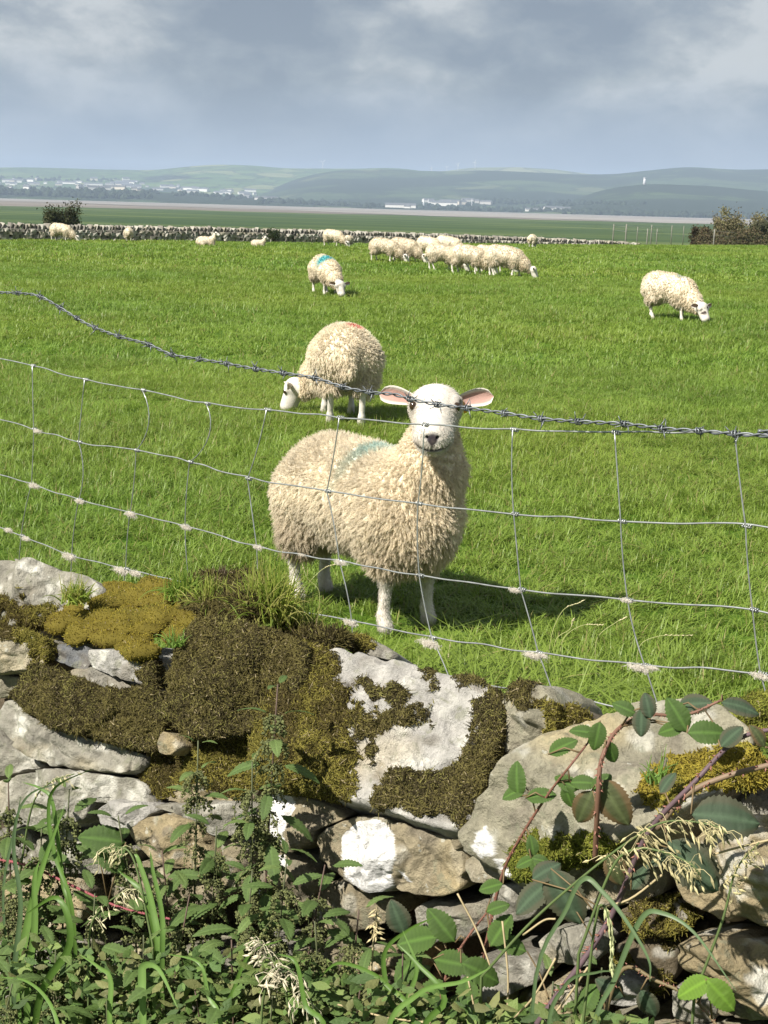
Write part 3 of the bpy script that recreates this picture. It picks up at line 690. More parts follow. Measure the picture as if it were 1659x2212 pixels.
def ear_mesh(base, tip, normal, width, droop=0.012, n=9):
    """cupped leaf-shaped ear: outer shell, inner shell, rim"""
    base = np.asarray(base, float); tip = np.asarray(tip, float); ax = tip - base; ln = np.linalg.norm(ax); ax /= ln
    nr = np.asarray(normal, float); nr = unit(nr - ax * (nr @ ax)); sd_ = np.cross(ax, nr)
    V, C, F = [], [], []; m = 9
    for side, off in ((0, 0.0), (1, -0.006)):
        for i in range(n + 1):
            t = i / n; w = width * (0.42 + 0.9 * t) * (1 - t ** 3.2) ** .6 if t < 1 else 0.001; w = max(w, .001)
            for j in range(m):
                s = j / (m - 1) * 2 - 1
                cup = (abs(s) ** 2) * w * 0.75 * (1 - .35 * t)
                p = base + ax * ln * t + sd_ * s * w * (1 - .12 * s * s) + nr * (cup + off * (1 - abs(s) ** 4)) - np.array([0, 0, 1]) * droop * t * t
                V.append(p)
                C.append(WHITE if side else (np.array([0.43, 0.27, 0.23]) * (1 - .25 * (1 - t)) if abs(s) < .72 else WHITE * .95))
    o = (n + 1) * m
    for i in range(n):
        for j in range(m - 1):
            a = i * m + j; F.append((a, a + 1, a + m + 1, a + m)); F.append((o + a, o + a + m, o + a + m + 1, o + a + 1))
    for i in range(n):
        a = i * m; F.append((a, a + m, o + a + m, o + a)); b = a + m - 1; F.append((b, o + b, o + b + m, b + m))
    return np.array(V), F, np.array(C)

def make_sheep(name, label, pos, yaw, group, pose='graze', h=0.012, locks=600, perlock=8, wool_len=0.032, strand_r=0.0016, head=None, head_dir=None,
               legs=None, scale=1.0, marks=(), face_dark=0.0, seed=0, ear_up=0.15, fat=1.0, dirt=0.3, tone=1.0, detail=False, rear_dark=None, hds=1.0):
    rg = np.random.default_rng(seed + 100)
    wool, bare = [], []
    E_, Cn = sd_ell, sd_cone
    lift = 0.0 if pose != 'lie' else -0.20
    f = fat; gs = .045 if pose == 'graze' else 0.0
    wool += [('e', (-.235, 0, .435 + lift + gs * .3), (.185, .17 * f, .19)), ('e', (-.02, 0, .435 + lift), (.30, .185 * f, .175)), ('e', (.20, 0, .425 + lift - gs), (.18, .168 * f, .195)),
             ('e', (-.07, 0, .50 + lift), (.28 - gs, .12 * f, .115))]
    if head is None:
        head = {'graze': (.60, .02, .20), 'stand': (.47, 0, .80), 'lie': (.42, 0, .58)}[pose]
        head_dir = head_dir or {'graze': (.45, .05, -.9), 'stand': (.75, 0, -.65), 'lie': (.85, .1, -.4)}[pose]
    head = np.array(head, float); HM = frame(head_dir); hf, hs, hu = HM.T * hds
    nb = np.array([.25, 0, .47 + lift - gs * 1.5]); nh = head - hf * .005 - hu * .065
    mid = (nb + nh) / 2 + (np.array([.03, 0, -.02]) if pose == 'graze' else np.array([.025, 0, -.03]))
    wool += [('c', nb, mid, .150, .118), ('c', mid, nh, .112, .070)]
    if pose != 'graze': wool += [('e', (.30, 0, .40 + lift), (.12, .12 * f, .15))]
    # head: skull, cheeks, long muzzle
    sk = head + hf * .035
    R_ = lambda *q: tuple(hds * x for x in q)
    bare += [('e', sk - hf * .01, R_(.066, .076, .062), HM), ('c', sk - hu * .008, head + hf * .160 - hu * .012, .064 * hds, .052 * hds), ('c', sk - hu * .026, head + hf * .138 - hu * .034, .052 * hds, .039 * hds),
             ('e', head + hf * .168 - hu * .010, R_(.028, .052, .036), HM), ('e', sk + hf * .014 + hs * .058 + hu * .022, R_(.028, .018, .018), HM), ('e', sk + hf * .014 - hs * .058 + hu * .022, R_(.028, .018, .018), HM)]
    # legs: (hip x, y), foot x shift, foot y shift
    if pose == 'lie':
        for s in (-1, 1):
            wool += [('c', (.24, s * .10, .16), (.34, s * .11, .07), .06, .045), ('c', (-.22, s * .12, .18), (-.10, s * .19, .09), .10, .06)]
            bare += [('c', (.34, s * .11, .06), (.22, s * .10, .03), .026, .022), ('c', (-.10, s * .19, .05), (-.24, s * .19, .03), .024, .02)]
    else:
        lg = legs or {'fl': (0, 0), 'fr': (0, 0), 'hl': (0, 0), 'hr': (0, 0)}
        for k, (dx, dy) in lg.items():
            s = 1 if k[1] == 'l' else -1
            if k[0] == 'f':
                kn = np.array([.225 + dx * .55, s * .088 + dy * .5, .205]); ft = np.array([.225 + dx, s * .085 + dy, .045])
                wool += [('c', (.20, s * .095 * f, .40), kn + (0, 0, .062), .088, .048)]
                bare += [('c', kn + (0, 0, .09), kn, .029, .025), ('e', kn, (.027, .026, .034)), ('c', kn, ft + (-.008, 0, .035), .021, .018), ('c', ft + (-.008, 0, .03), ft + (.006, 0, -.008), .021, .027)]
            else:
                hk = np.array([-.325 + dx * .6, s * .098 + dy * .5, .235]); ft = np.array([-.285 + dx, s * .095 + dy, .045])
                wool += [('c', (-.235, s * .095 * f, .42), (-.225 + dx * .3, s * .105 * f, .31), .125, .082), ('c', (-.225 + dx * .3, s * .105, .31), hk + (.015, 0, .015), .078, .042)]
                bare += [('c', hk + (.02, 0, .06), hk, .029, .025), ('c', hk, ft + (-.006, 0, .035), .022, .018), ('c', ft + (-.006, 0, .03), ft + (.008, 0, -.008), .022, .028)]
    tail = [('c', (-.40, 0, .50 + lift), (-.435, 0, .36 + lift), .036, .028)]; wool += tail
    def ev(pr, P):
        return E_(P, *pr[1:]) if pr[0] == 'e' else Cn(P, *pr[1:])
    def union(prs, P, k):
        d = None
        for pr in prs:
            e = ev(pr, P); d = e if d is None else smin(d, e, k)
        return d
    lo = np.minimum(np.array([-.52, -.30, -.02]), head - .2); hi = np.maximum(np.array([.46, .30, .70 + lift]), head + .24)
    hi = np.maximum(hi, head + hf * .24); lo = np.minimum(lo, head + hf * .24); lo[2] = -.02
    n = np.ceil((hi - lo) / h).astype(int) + 1
    G = np.stack(np.meshgrid(*[lo[i] + h * np.arange(n[i]) for i in range(3)], indexing='ij'), -1).astype(np.float32)
    sh = G.shape[:3]; G = G.reshape(-1, 3)
    d = np.empty(len(G), np.float32)
    for s0 in range(0, len(G), 400000):
        q = G[s0:s0 + 400000]; d[s0:s0 + 400000] = smin(union(wool, q, .055), union(bare, q, .016), .012)
    if detail:      # lips, nostrils and eye sockets cut into the head
        def cut(c, r, M=HM):
            return -sd_ell(G, c, tuple(hds * x for x in r), M)
        d = np.maximum(d, cut(head + hf * .204 - hu * .030, (.034, .034, .0042)))
        for s in (-1, 1):
            d = np.maximum(d, cut(head + hf * .198 + hs * s * .014 + hu * .008, (.009, .0055, .0045)))
            d = np.maximum(d, cut(sk + hf * .018 + hs * s * .072 + hu * .024, (.016, .010, .010)))
    V, F = surface_nets(d.reshape(sh), lo, h)
    dw = np.concatenate([union(wool, q, .055) for q in np.array_split(V.astype(np.float32), max(1, len(V) // 200000))])
    db = np.concatenate([union(bare, q, .016) for q in np.array_split(V.astype(np.float32), max(1, len(V) // 200000))])
    wm = np.clip((db - dw) / .02 + .5, 0, 1)
    # keep the crown and face bare
    rel = (V - head) @ HM / hds
    onhead = (np.linalg.norm(rel - [.045, 0, 0], axis=1) < .112) & (rel[:, 2] > -.065) | (np.linalg.norm(rel - [.12, 0, 0], axis=1) < .095)
    wm = np.where(onhead, 0, wm)
    def colour(P, w):
        n1 = fbm(P * 9 + seed, 3, 5)[:, None]; n2 = fbm(P * 30 + seed, 3, 9)[:, None]
        c = CREAM * tone * (1 + .16 * n1 + .12 * n2)
        warm = np.clip((P[:, :1] - .12) / .25, 0, 1) * .35; c = c * (1 - warm) + np.array([.78, .65, .45]) * tone * warm
        dd = np.clip((.40 + lift - P[:, 2:]) / .20 + .5 * n1, 0, 1) * dirt * (0.6 + .6 * (P[:, :1] < -.1))
        if rear_dark: dd = dd + np.clip((-.26 - P[:, :1]) / .14, 0, 1) * rear_dark
        c = c * (1 - np.clip(dd, 0, .8)) + DIRT * np.clip(dd, 0, .8)
        for (mx_, my_, mz_, rx, ry, rz, mc, amt) in marks:
            q = ((P - np.array([mx_, my_, mz_ + lift])) / np.array([rx, ry, rz]))
            k = np.clip((np.clip(1.25 - np.linalg.norm(q, axis=1)[:, None] + .45 * n1 + .3 * n2, 0, 1)) * amt, 0, 1)
            c = c * (1 - k) + mc * k
        b = WHITE * (1 + .08 * n1) * (1 - .0 * n2)
        z = P[:, 2:]
        b = b * (1 - np.clip((.07 - z) / .06, 0, 1) * .35 * (pose != 'lie'))                      # muddy pasterns
        r = (P - head) @ HM / hds
        nose = np.clip((r[:, :1] - .180) / .010, 0, 1) * np.clip(1.25 - np.linalg.norm(np.stack([r[:, 1] / np.clip(.021 + (r[:, 2] - .010) * .8, .004, .022), (r[:, 2] - .000) / .020], 1), axis=1)[:, None], 0, 1) * 2.5
        b = b * (1 - np.clip(nose, 0, 1)) + np.array([.035, .03, .035]) * np.clip(nose, 0, 1)
        if detail:
            blot = np.clip(fbm(P * 38 + 2, 3, 77)[:, None] * 1.6 - .1, 0, 1) * np.clip((r[:, :1] + .03) / .02, 0, 1) * .35; b = b * (1 - blot) + np.array([.42, .33, .28]) * blot
            pk = np.clip(1.3 - np.abs(r[:, 2:] + .030 - np.abs(r[:, 1:2]) * .12) / .0085, 0, 1) * np.clip((r[:, :1] - .165) / .02, 0, 1) * .8
            b = b * (1 - pk) + np.array([.10, .075, .07]) * pk
            for s in (-1, 1):
                k = np.clip(1.35 - np.linalg.norm((r - [.054, s * .064, .026]) / [.026, .022, .017], axis=1)[:, None], 0, 1)
                b = b * (1 - .95 * k) + np.array([.05, .035, .03]) * .95 * k
            for kx in ('fl', 'fr'):
                s = 1 if kx[1] == 'l' else -1
                k = np.clip(1.2 - np.linalg.norm((P - np.array([.265, s * .09, .195])) / [.03, .02, .022], axis=1)[:, None] + .5 * n2, 0, 1) * .75
                b = b * (1 - k) + np.array([.12, .09, .07]) * k
        if face_dark:
            k = np.clip(fbm(P * 26 + seed, 2, 31)[:, None] * 3 + .4, 0, 1) * (np.abs(r[:, 1:2]) > .012) * np.clip((r[:, :1] - .03) / .02, 0, 1) * np.clip((.15 - r[:, :1]) / .03, 0, 1) * face_dark
            b = b * (1 - k) + np.array([.06, .045, .04]) * k
        return b * (1 - w) + c * w
    cl = colour(V, wm[:, None])
    under = np.where(wm[:, None] > .5, cl * .8, cl)
    # ears
    EV, EF, EC = [], [], []
    ears = []
    for s in (-1, 1):
        b0 = sk - hf * .030 + hs * s * .056 + hu * .002
        tipv = unit(hs * s + np.array([0, 0, 1]) * ear_up - hf * .12 + hu * .0)
        v, ef, ec = ear_mesh(b0, b0 + tipv * (.135 if detail else .125), hf * .62 + hu * .78 + np.array([0, 0, -.30]), .042)
        o = len(V) + sum(len(x) for x in EV); EV.append(v); EC.append(ec); EF += [tuple(i + o for i in q) for q in ef]; ears.append((b0, tipv))
    # outward normals
    a, b_, c_ = V[F[:, 0]], V[F[:, 1]], V[F[:, 2]]; fn = np.cross(b_ - a, V[F[:, 3]] - a)
    root = thing(name, label, 'sheep', pos, yaw, group); root.scale = (scale * .93, scale, scale)
    allV = np.concatenate([V] + EV); allC = np.concatenate([under] + EC)
    faces = np.concatenate([F, np.array(EF)])
    link('body', new_mesh('sheep_body', allV, faces, allC), root, skin_mat)
    if locks:
        tri = np.concatenate([F[:, [0, 1, 2]], F[:, [0, 2, 3]]])
        A, B, Cc = V[tri[:, 0]], V[tri[:, 1]], V[tri[:, 2]]; cr = np.cross(B - A, Cc - A); ar = np.linalg.norm(cr, axis=1)
        wt = ar * (wm[tri].mean(1) > .5); cdf = np.cumsum(wt) / wt.sum()
        k = np.searchsorted(cdf, rg.random(locks)); r1, r2 = np.sqrt(rg.random(locks))[:, None], rg.random(locks)[:, None]
        P = A[k] * (1 - r1) + B[k] * r1 * (1 - r2) + Cc[k] * r1 * r2
        # smoothed normals
        vn = np.zeros_like(V); fu = np.cross(V[F[:, 2]] - V[F[:, 0]], V[F[:, 3]] - V[F[:, 1]])
        for q in range(4): np.add.at(vn, F[:, q], fu)
        vn /= np.linalg.norm(vn, axis=1)[:, None] + 1e-12
        NN = vn[tri[k, 0]]
        up = np.array([0, 0, 1.0]); topness = np.clip(NN[:, 2:], 0, 1)
        flow = np.array([-.55, 0, -.60]) + rg.normal(0, .33, (locks, 3)) + fbm(P * 11, 2, seed + 4)[:, None] * np.array([.9, .5, .4])
        D = NN * (1.0 + .5 * topness) + flow * (1 - .55 * topness) + rg.normal(0, .22, (locks, 3)); D /= np.linalg.norm(D, axis=1)[:, None]
        ln = wool_len * (.65 + .7 * rg.random(locks)) * (1 + .35 * fbm(P * 14, 2, seed + 6)) * (1 + .35 * np.clip((.36 + lift - P[:, 2]) / .15, 0, 1)) * (1 - .08 * topness[:, 0])
        neckish = np.linalg.norm(P - head, axis=1) < .22; ln = np.where(neckish, ln * .75, ln)
        K = 6; T = np.linspace(0, 1, K)
        m_ = perlock; nS = locks * m_
        lk = np.repeat(np.arange(locks), m_)
        off = rg.normal(0, 1, (nS, 3)); off -= NN[lk] * np.sum(off * NN[lk], 1)[:, None]
        rad_l = .35 * wool_len
        off *= rad_l * .55
        ph = rg.random(locks)[lk] * 6.28 + rg.normal(0, .5, nS); wv = rg.normal(0, 1, (locks, 3))[lk]; wv /= np.linalg.norm(wv, axis=1)[:, None]
        S_ = P[lk][:, None] + off[:, None] * (1 - .72 * T[None, :, None]) + (D[lk] * (ln[lk] * (.8 + .4 * rg.random(nS)))[:, None])[:, None] * T[None, :, None]
        S_ = S_ + wv[:, None] * (np.sin(T[None] * 9.5 + ph[:, None]) * .12 * wool_len * np.minimum(1, T * 2.5)[None])[..., None]
        S_[:, :, 2] -= (T ** 2)[None] * (ln[lk] * .30 * (1 - topness[lk, 0]))[:, None]
        S_ -= NN[lk][:, None] * .004
        col = colour(S_[:, 3], np.ones((nS, 1))) * (1 + rg.normal(0, .09 if h < .009 else .05, (locks, 1))[lk]) * (1 + rg.normal(0, .05, (nS, 1)))
        rr = strand_r * (1.15 - .85 * T)[None] * np.ones((nS, 1))
        hair('fleece', S_, rr, wool_mat, root, np.clip(col, .01, .9))
    if detail:      # short white hair of face and legs
        nf = 16000; tri = np.concatenate([F[:, [0, 1, 2]], F[:, [0, 2, 3]]]); A, B, Cc = V[tri[:, 0]], V[tri[:, 1]], V[tri[:, 2]]
        wt = np.linalg.norm(np.cross(B - A, Cc - A), axis=1) * (wm[tri].mean(1) < .5) * (cl[tri[:, 0]].mean(1) > .35); k = np.searchsorted(np.cumsum(wt) / wt.sum(), rg.random(nf))
        r1, r2 = np.sqrt(rg.random(nf))[:, None], rg.random(nf)[:, None]; P = A[k] * (1 - r1) + B[k] * r1 * (1 - r2) + Cc[k] * r1 * r2
        NN = vn[tri[k, 0]]; D = NN * .45 + np.where((np.linalg.norm(P - head, axis=1) < .3)[:, None], -hf * .0 + hs * np.sign((P - head) @ hs)[:, None] * .3, 0) + np.array([0, 0, -.75]) + rg.normal(0, .25, (nf, 3))
        D /= np.linalg.norm(D, axis=1)[:, None]; T = np.linspace(0, 1, 3); ln = rg.uniform(.006, .012, nf)
        S_ = P[:, None] + D[:, None] * (ln[:, None] * T[None])[..., None] - NN[:, None] * .001
        hair('short_hair', S_, (.0007 * (1.1 - .8 * T))[None] * np.ones((nf, 1)), wool_mat, root, np.clip(colour(P, np.zeros((nf, 1))) * rg.normal(1.08, .09, (nf, 1)), .02, .8))
    # eyes
    if h <= 0.008:
        em = bpy.data.meshes.get('sheep_eyeball')
        if em is None:
            import bmesh
            bm = bmesh.new(); bmesh.ops.create_uvsphere(bm, u_segments=14, v_segments=10, radius=.0165); em = bpy.data.meshes.new('sheep_eyeball'); bm.to_mesh(em); bm.free()
            em.polygons.foreach_set('use_smooth', np.ones(len(em.polygons), bool)); em.materials.append(eye_mat)
        for s in (-1, 1):
            link('eye', em, root, loc=tuple(sk + hf * .030 + hs * s * .0600 + hu * .024))
    if detail:
        b0, tv = ears[EAR_TAG_SIDE]
        tm = MB(); c = b0 + tv * .030 + hf * .010 - np.array([0, 0, .016]); ax = unit(tv * .35 - np.array([0, 0, 1.0])); u2 = unit(np.cross(ax, hf)); M3 = np.stack([u2, ax, np.cross(u2, ax)], 1)
        tm.box(c, (.0055, .021, .0018), M3, (.75, .42, .03)); tm.box(c + hf * .004, (.0045, .0045, .004), M3, (.75, .42, .03))
        link('ear_tag', tm.mesh('ear_tag', False), root, tag_mat)
    return root
EAR_TAG_SIDE = 1

FLOCK = 'sheep grazing in the field'
mark_t = lambda x=.12, y=0, z=.60, rx=.05, ry=.16, rz=.12, a=.8: (x, y, z, rx, ry, rz, TEAL, a)
# the one that looks over the fence: body at an angle, head turned to the viewer
def local_dir(v, yaw):
    c, s = math.cos(-yaw), math.sin(-yaw); return (c * v[0] - s * v[1], s * v[0] + c * v[1], v[2])
y0 = math.radians(-49)
SP = np.array([-0.053, 5.10, 0.0])
hd = list(local_dir(at(942, 868, 4.88) - SP, y0)); hd[0] /= .93
make_sheep('sheep', 'sheep facing the wire fence, chewing grass, yellow ear tag and pale teal smear on back', tuple(SP), y0, FLOCK, 'stand', h=0.005, locks=25000, perlock=6, wool_len=.0235, strand_r=.0007,
           head=tuple(hd), head_dir=local_dir((-.03, -.92, -.40), y0), hds=1.19, legs={'fl': (.0, .02), 'fr': (.0, -.01), 'hl': (-.06, -.03), 'hr': (-.02, 0)},
           marks=[(.03, -.03, .60, .045, .15, .14, np.array([.22, .50, .50]), .6)], seed=1, detail=True, dirt=.6, ear_up=.26, fat=1.10, rear_dark=.25)
p = gnd(735, 918); make_sheep('sheep', 'sheep seen from its rump with a red dye mark, grazing close behind another', (p[0], p[1] + .15, 0), math.radians(98), FLOCK, 'graze', h=0.008, locks=17000, perlock=5, wool_len=.024, strand_r=.00095,
           head=(.40, .27, .20), head_dir=(.15, .35, -.9), marks=[(-.24, -.05, .64, .05, .06, .07, RED, 1.0), (.0, .10, .60, .05, .02, .04, np.array([.12, .12, .15]), .6)], scale=1.05, seed=2, dirt=.2, ear_up=.1, fat=1.10, rear_dark=.1, tone=1.12,
           legs={'fl': (.05, 0), 'fr': (-.02, 0), 'hl': (.05, 0), 'hr': (-.04, 0)})
def field_sheep(px, py, yaw_deg, label, sc=1.0, **kw):
    d = ray(px, py); Yg = gnd(px, py)[1]
    for _ in range(12):
        P_ = at(px, py, Yg); z = float(gz(P_[0], P_[1])); Yg = Yg + (P_[2] - z) * min(20, abs(Yg / (EYE - P_[2] + 1e-6))) * .6
        Yg = min(max(Yg, 5), float(brow(P_[0])) - .4)
    P_ = at(px, py, Yg)
    return make_sheep('sheep', label, (P_[0], P_[1], float(gz(P_[0], P_[1])) - .015), math.radians(yaw_deg), FLOCK, scale=sc, **kw)
LG = {'fl': (.05, 0), 'fr': (-.03, 0), 'hl': (.04, 0), 'hr': (-.05, 0)}; LG2 = {'fl': (-.06, 0), 'fr': (.05, 0), 'hl': (-.06, 0), 'hr': (.09, 0)}; LG3 = {'fl': (.09, 0), 'fr': (-.05, 0), 'hl': (-.05, 0), 'hr': (.06, 0)}
mid = dict(h=.0105, hds=1.15, locks=4000, perlock=5, wool_len=.024, strand_r=.0022); far_ = dict(h=.014, hds=1.15, locks=2000, perlock=5, wool_len=.024, strand_r=.0032)
field_sheep(703, 636, -68, 'sheep grazing alone with a bright teal splash across its shoulders', 1.02, head=(.53, .06, .22), head_dir=(.5, .05, -.85), marks=[(.08, -.04, .62, .15, .22, .20, TEAL * .9, 1.6), (.02, -.1, .60, .08, .1, .05, np.array([.3, .6, .62]), .6)], seed=3, legs=LG, dirt=.5, face_dark=.5, tone=1.008, **mid)
field_sheep(1443, 692, -42, 'sheep grazing alone with dark patches on its face and a grey hind leg', 1.04, head=(.55, -.05, .24), head_dir=(.55, -.15, -.8), marks=[(.16, .0, .60, .06, .06, .06, TEAL * .7, .6), (.22, 0, .56, .08, .10, .06, np.array([.7, .68, .62]), .7)], seed=4, legs=LG2, face_dark=1.0, dirt=.25, tone=0.990, **mid)
field_sheep(1090, 598, -12, 'sheep with small teal shoulder mark, head down at the front of the bunched flock', 1.08, seed=5, legs=LG3, marks=[(.24, .02, .60, .05, .07, .06, TEAL, .8), (-.06, 0, .63, .03, .03, .03, DIRT * .4, .8)], tone=0.972, **mid)
field_sheep(1010, 592, -14, 'sheep in the bunched flock with a faint teal fleck on its shoulder', 1.03, seed=6, legs=LG, marks=[(.20, -.1, .55, .03, .05, .04, TEAL, .7)], tone=0.972, **mid)
field_sheep(1058, 588, -8, 'sheep mostly hidden behind the front of the bunched flock', .98, seed=7, legs=LG2, tone=0.945, **far_)
field_sheep(955, 584, -10, 'sheep striding with its hind legs apart in the bunched flock', .97, seed=8, legs=LG2, tone=0.945, **mid)
field_sheep(830, 566, -15, 'sheep standing rear of the bunched flock, its head behind another sheep', .98, seed=9, legs=LG, tone=0.945, **mid)
field_sheep(872, 566, -20, 'sheep with front leg bent, grazing beside the rearmost of the bunched flock', 1.0, seed=10, legs=LG3, dirt=.4, tone=0.918, **mid)
field_sheep(925, 556, -35, 'sheep grazing behind the flock with its rump to the stone wall', .95, seed=11, legs=LG2, tone=0.972, **far_)
field_sheep(968, 556, -10, 'sheep grazing behind the bunched flock, its back near the stone wall', .98, seed=12, legs=LG, tone=1.008, **far_)
field_sheep(1150, 534, 70, 'sheep alone below the low end of the stone wall', .78, seed=13, legs=LG, tone=0.945, **far_)
field_sheep(720, 533, -25, 'larger of two sheep grazing together beside the stone wall', .92, seed=14, legs=LG, tone=0.945, **far_)
field_sheep(753, 532, 75, 'smaller of two sheep grazing together beside the stone wall, rump outward', .62, seed=15, legs=LG3, tone=0.945, **far_)
field_sheep(558, 533, 0, 'small sheep lying in the grass beside a shrub on the stone wall', .55, seed=16, pose='lie', head_dir=(.8, .3, -.4), tone=0.945, **far_)
field_sheep(445, 532, 0, 'large sheep lying in the grass below the stone wall', .74, seed=17, pose='lie', head_dir=(.9, -.1, -.35), tone=0.945, **far_)
field_sheep(278, 523, 100, 'sheep seen from behind in front of the stone wall', .78, seed=18, legs=LG, tone=0.945, **far_)
field_sheep(133, 520, -8, 'sheep grazing in front of the stone wall beneath the lone bush', .95, seed=19, legs=LG, tone=0.945, **far_)
# ================================================================ WIRE FENCE
galv = mat_flat('galvanised_wire', (0.42, 0.44, 0.43), 0.42, 0.5, nscale=60, namt=.25, metal=0.75)
barb_mat = mat_flat('barbed_wire_steel', (0.16, 0.175, 0.19), 0.5, 0.5, nscale=60, namt=.3, metal=0.6)
fA = np.array([-.718, 2.992]); fB = np.array([.439, 1.843]); fdir = unit(np.append(fB - fA, 0)); fn_ = np.array([fdir[1], -fdir[0], 0])
if fn_[1] > 0: fn_ = -fn_
def fpt(px, py, off=0.0):
    d = ray(px, py); a0 = np.array([fA[0], fA[1], 0]) + fn_ * off
    t = ((a0 - cO) @ fn_) / (d @ fn_); return cO + d * t
def spline(P, n):
    P = np.asarray(P, float); P = np.vstack([2 * P[0] - P[1], P, 2 * P[-1] - P[-2]]); out = []
    for i in range(1, len(P) - 2):
        for t in np.linspace(0, 1, n, endpoint=False):
            a, b, c, d = P[i - 1:i + 3]; out.append(.5 * (2 * b + (c - a) * t + (2 * a - 5 * b + 4 * c - d) * t * t + (3 * b - a - 3 * c + d) * t ** 3))
    out.append(P[-2]); return np.array(out)
LINES = [
 [(72, 790), (185, 820), (310, 843), (448, 872), (578, 885), (735, 902), (918, 917), (1110, 928), (1330, 934), (1590, 938)],
 [(75, 927), (172, 955), (296, 973), (412, 998), (537, 1034), (708, 1061), (905, 1088), (1112, 1110), (1343, 1126), (1613, 1136)],
 [(70, 1047), (172, 1079), (283, 1108), (402, 1136), (557, 1181), (735, 1212), (908, 1243), (1127, 1273), (1358, 1296), (1628, 1317)],
 [(48, 1157), (157, 1201), (274, 1229), (410, 1262), (566, 1300), (762, 1342), (935, 1377), (1165, 1410), (1395, 1437), (1645, 1455)],
 [(40, 1255), (150, 1300), (268, 1330), (412, 1362), (575, 1400), (780, 1440), (975, 1470), (1197, 1498), (1430, 1545), (1680, 1570)],
 [(35, 1345), (145, 1390), (262, 1425), (415, 1460), (582, 1498), (795, 1540), (1000, 1570), (1225, 1600), (1460, 1650), (1710, 1680)]]
stub = thing('stock_fence', 'sagging galvanised sheep netting fence with a barbed strand above the wall', 'fence', (float(fA[0]), float(fA[1]), 0.0))
fo = np.array(stub.location)
GR = [[fpt(*q) for q in ln] for ln in LINES]
step0 = np.array([GR[0][i + 1] - GR[0][i] for i in range(9)]).mean(0); step0[2] = 0
def ext(row, k):       # beyond the picture the netting goes on at the same spacing
    a = [row[0] - step0 * (j + 1) + [0, 0, .004 * (j + 1)] for j in range(k)][::-1]; b = [row[-1] + step0 * (j + 1) + [0, 0, .003 * (j + 1)] for j in range(5)]; return a + row + b
GX = [ext(r, 5) for r in GR]
# lower wires hidden behind the wall, down to the ground
for q, drop in enumerate((.085, .17, .25)):
    GX.append([p - [0, 0, drop] for p in GX[5]])
rgf = np.random.default_rng(21)
for r in GX:
    P = spline(r, 8); P[1:-1] += rgf.normal(0, .0011, P[1:-1].shape) * [.3, .3, 1]; P = spline(P[::2], 3)
    mb = MB(); mb.tube(P - fo, .00128, 6); link('line_wire', mb.mesh('line_wire'), stub, galv)
kn = MB()
for q in np.linspace(-.005, .005, 4): a = np.linspace(0, 2 * math.pi, 9); kn.tube(np.stack([np.full(9, q) + a * .0003, np.cos(a) * .0026, np.sin(a) * .0026], 1), .0010, 4)
knot_me = kn.mesh('knot'); knot_me.materials.append(galv); fyaw = math.atan2(fdir[1], fdir[0])
BEND = {(2, 0): .030, (3, 0): .032, (1, 1): .016, (0, 2): -.004, (4, 0): .004, (5, 0): .002}
ncol = len(GX[0])
for c in range(ncol):
    pts_ = []
    for r in range(len(GX) - 1):
        a, b = GX[r][c], GX[r + 1][c]; n = c - 5; bend = BEND.get((n, r), rgf.normal(0, .0025))
        for t in np.linspace(0, 1, 8, endpoint=False): pts_.append(a * (1 - t) + b * t + fdir * bend * math.sin(math.pi * t) ** .8)
    pts_.append(GX[-1][c]); mb = MB(); mb.tube(np.array(pts_) - fo + fn_ * .0024, .00100, 6); link('stay_wire', mb.mesh('stay_wire'), stub, galv)
    for r in range(6):
        o = link('knot', knot_me, stub, loc=tuple(GX[r][c] - fo)); o.rotation_euler = (rgf.uniform(0, 6), 0, fyaw + rgf.normal(0, .1))
BW = [(-60, 628), (0, 632), (45, 634), (85, 640), (130, 665), (170, 690), (205, 708), (260, 728), (320, 744), (370, 766), (430, 776), (490, 786), (550, 797), (610, 806), (680, 817), (740, 836), (800, 848), (850, 852), (885, 862), (945, 874), (1010, 882), (1090, 893), (1170, 905), (1250, 911), (1350, 916), (1430, 926), (1510, 931), (1580, 937), (1659, 941), (1760, 945)]
bp = [fpt(x, y, .012) for x, y in BW]; bp = [bp[0] - step0 * 4 + [0, 0, .03]] + bp + [bp[-1] + step0 * 4.2]
bc = spline(bp, 26); ds = np.concatenate([[0], np.cumsum(np.linalg.norm(np.diff(bc, axis=0), axis=1))])
barb = link('barbed_strand', None, stub) if False else None
T_ = np.gradient(bc, axis=0); T_ /= np.linalg.norm(T_, axis=1)[:, None]; u1 = np.cross(T_, [0, 0, 1.0]); u1 /= np.linalg.norm(u1, axis=1)[:, None]; u2 = np.cross(u1, T_)
for ph in (0, math.pi):
    an = ds / .045 * 2 * math.pi + ph; mb = MB(); mb.tube(bc + u1 * (np.cos(an) * .0019)[:, None] + u2 * (np.sin(an) * .0019)[:, None] - fo, .00135, 5)
    bs = link('barbed_strand', mb.mesh('barbed_strand'), stub, barb_mat)
BB = [38, 88, 130, 165, 205, 258, 322, 372, 430, 490, 552, 612, 680, 740, 800, 885, 945, 1010, 1090, 1170, 1250, 1350, 1430, 1510, 1590]
bpx = np.array([proj(p)[0] for p in bc])
bar_me = []
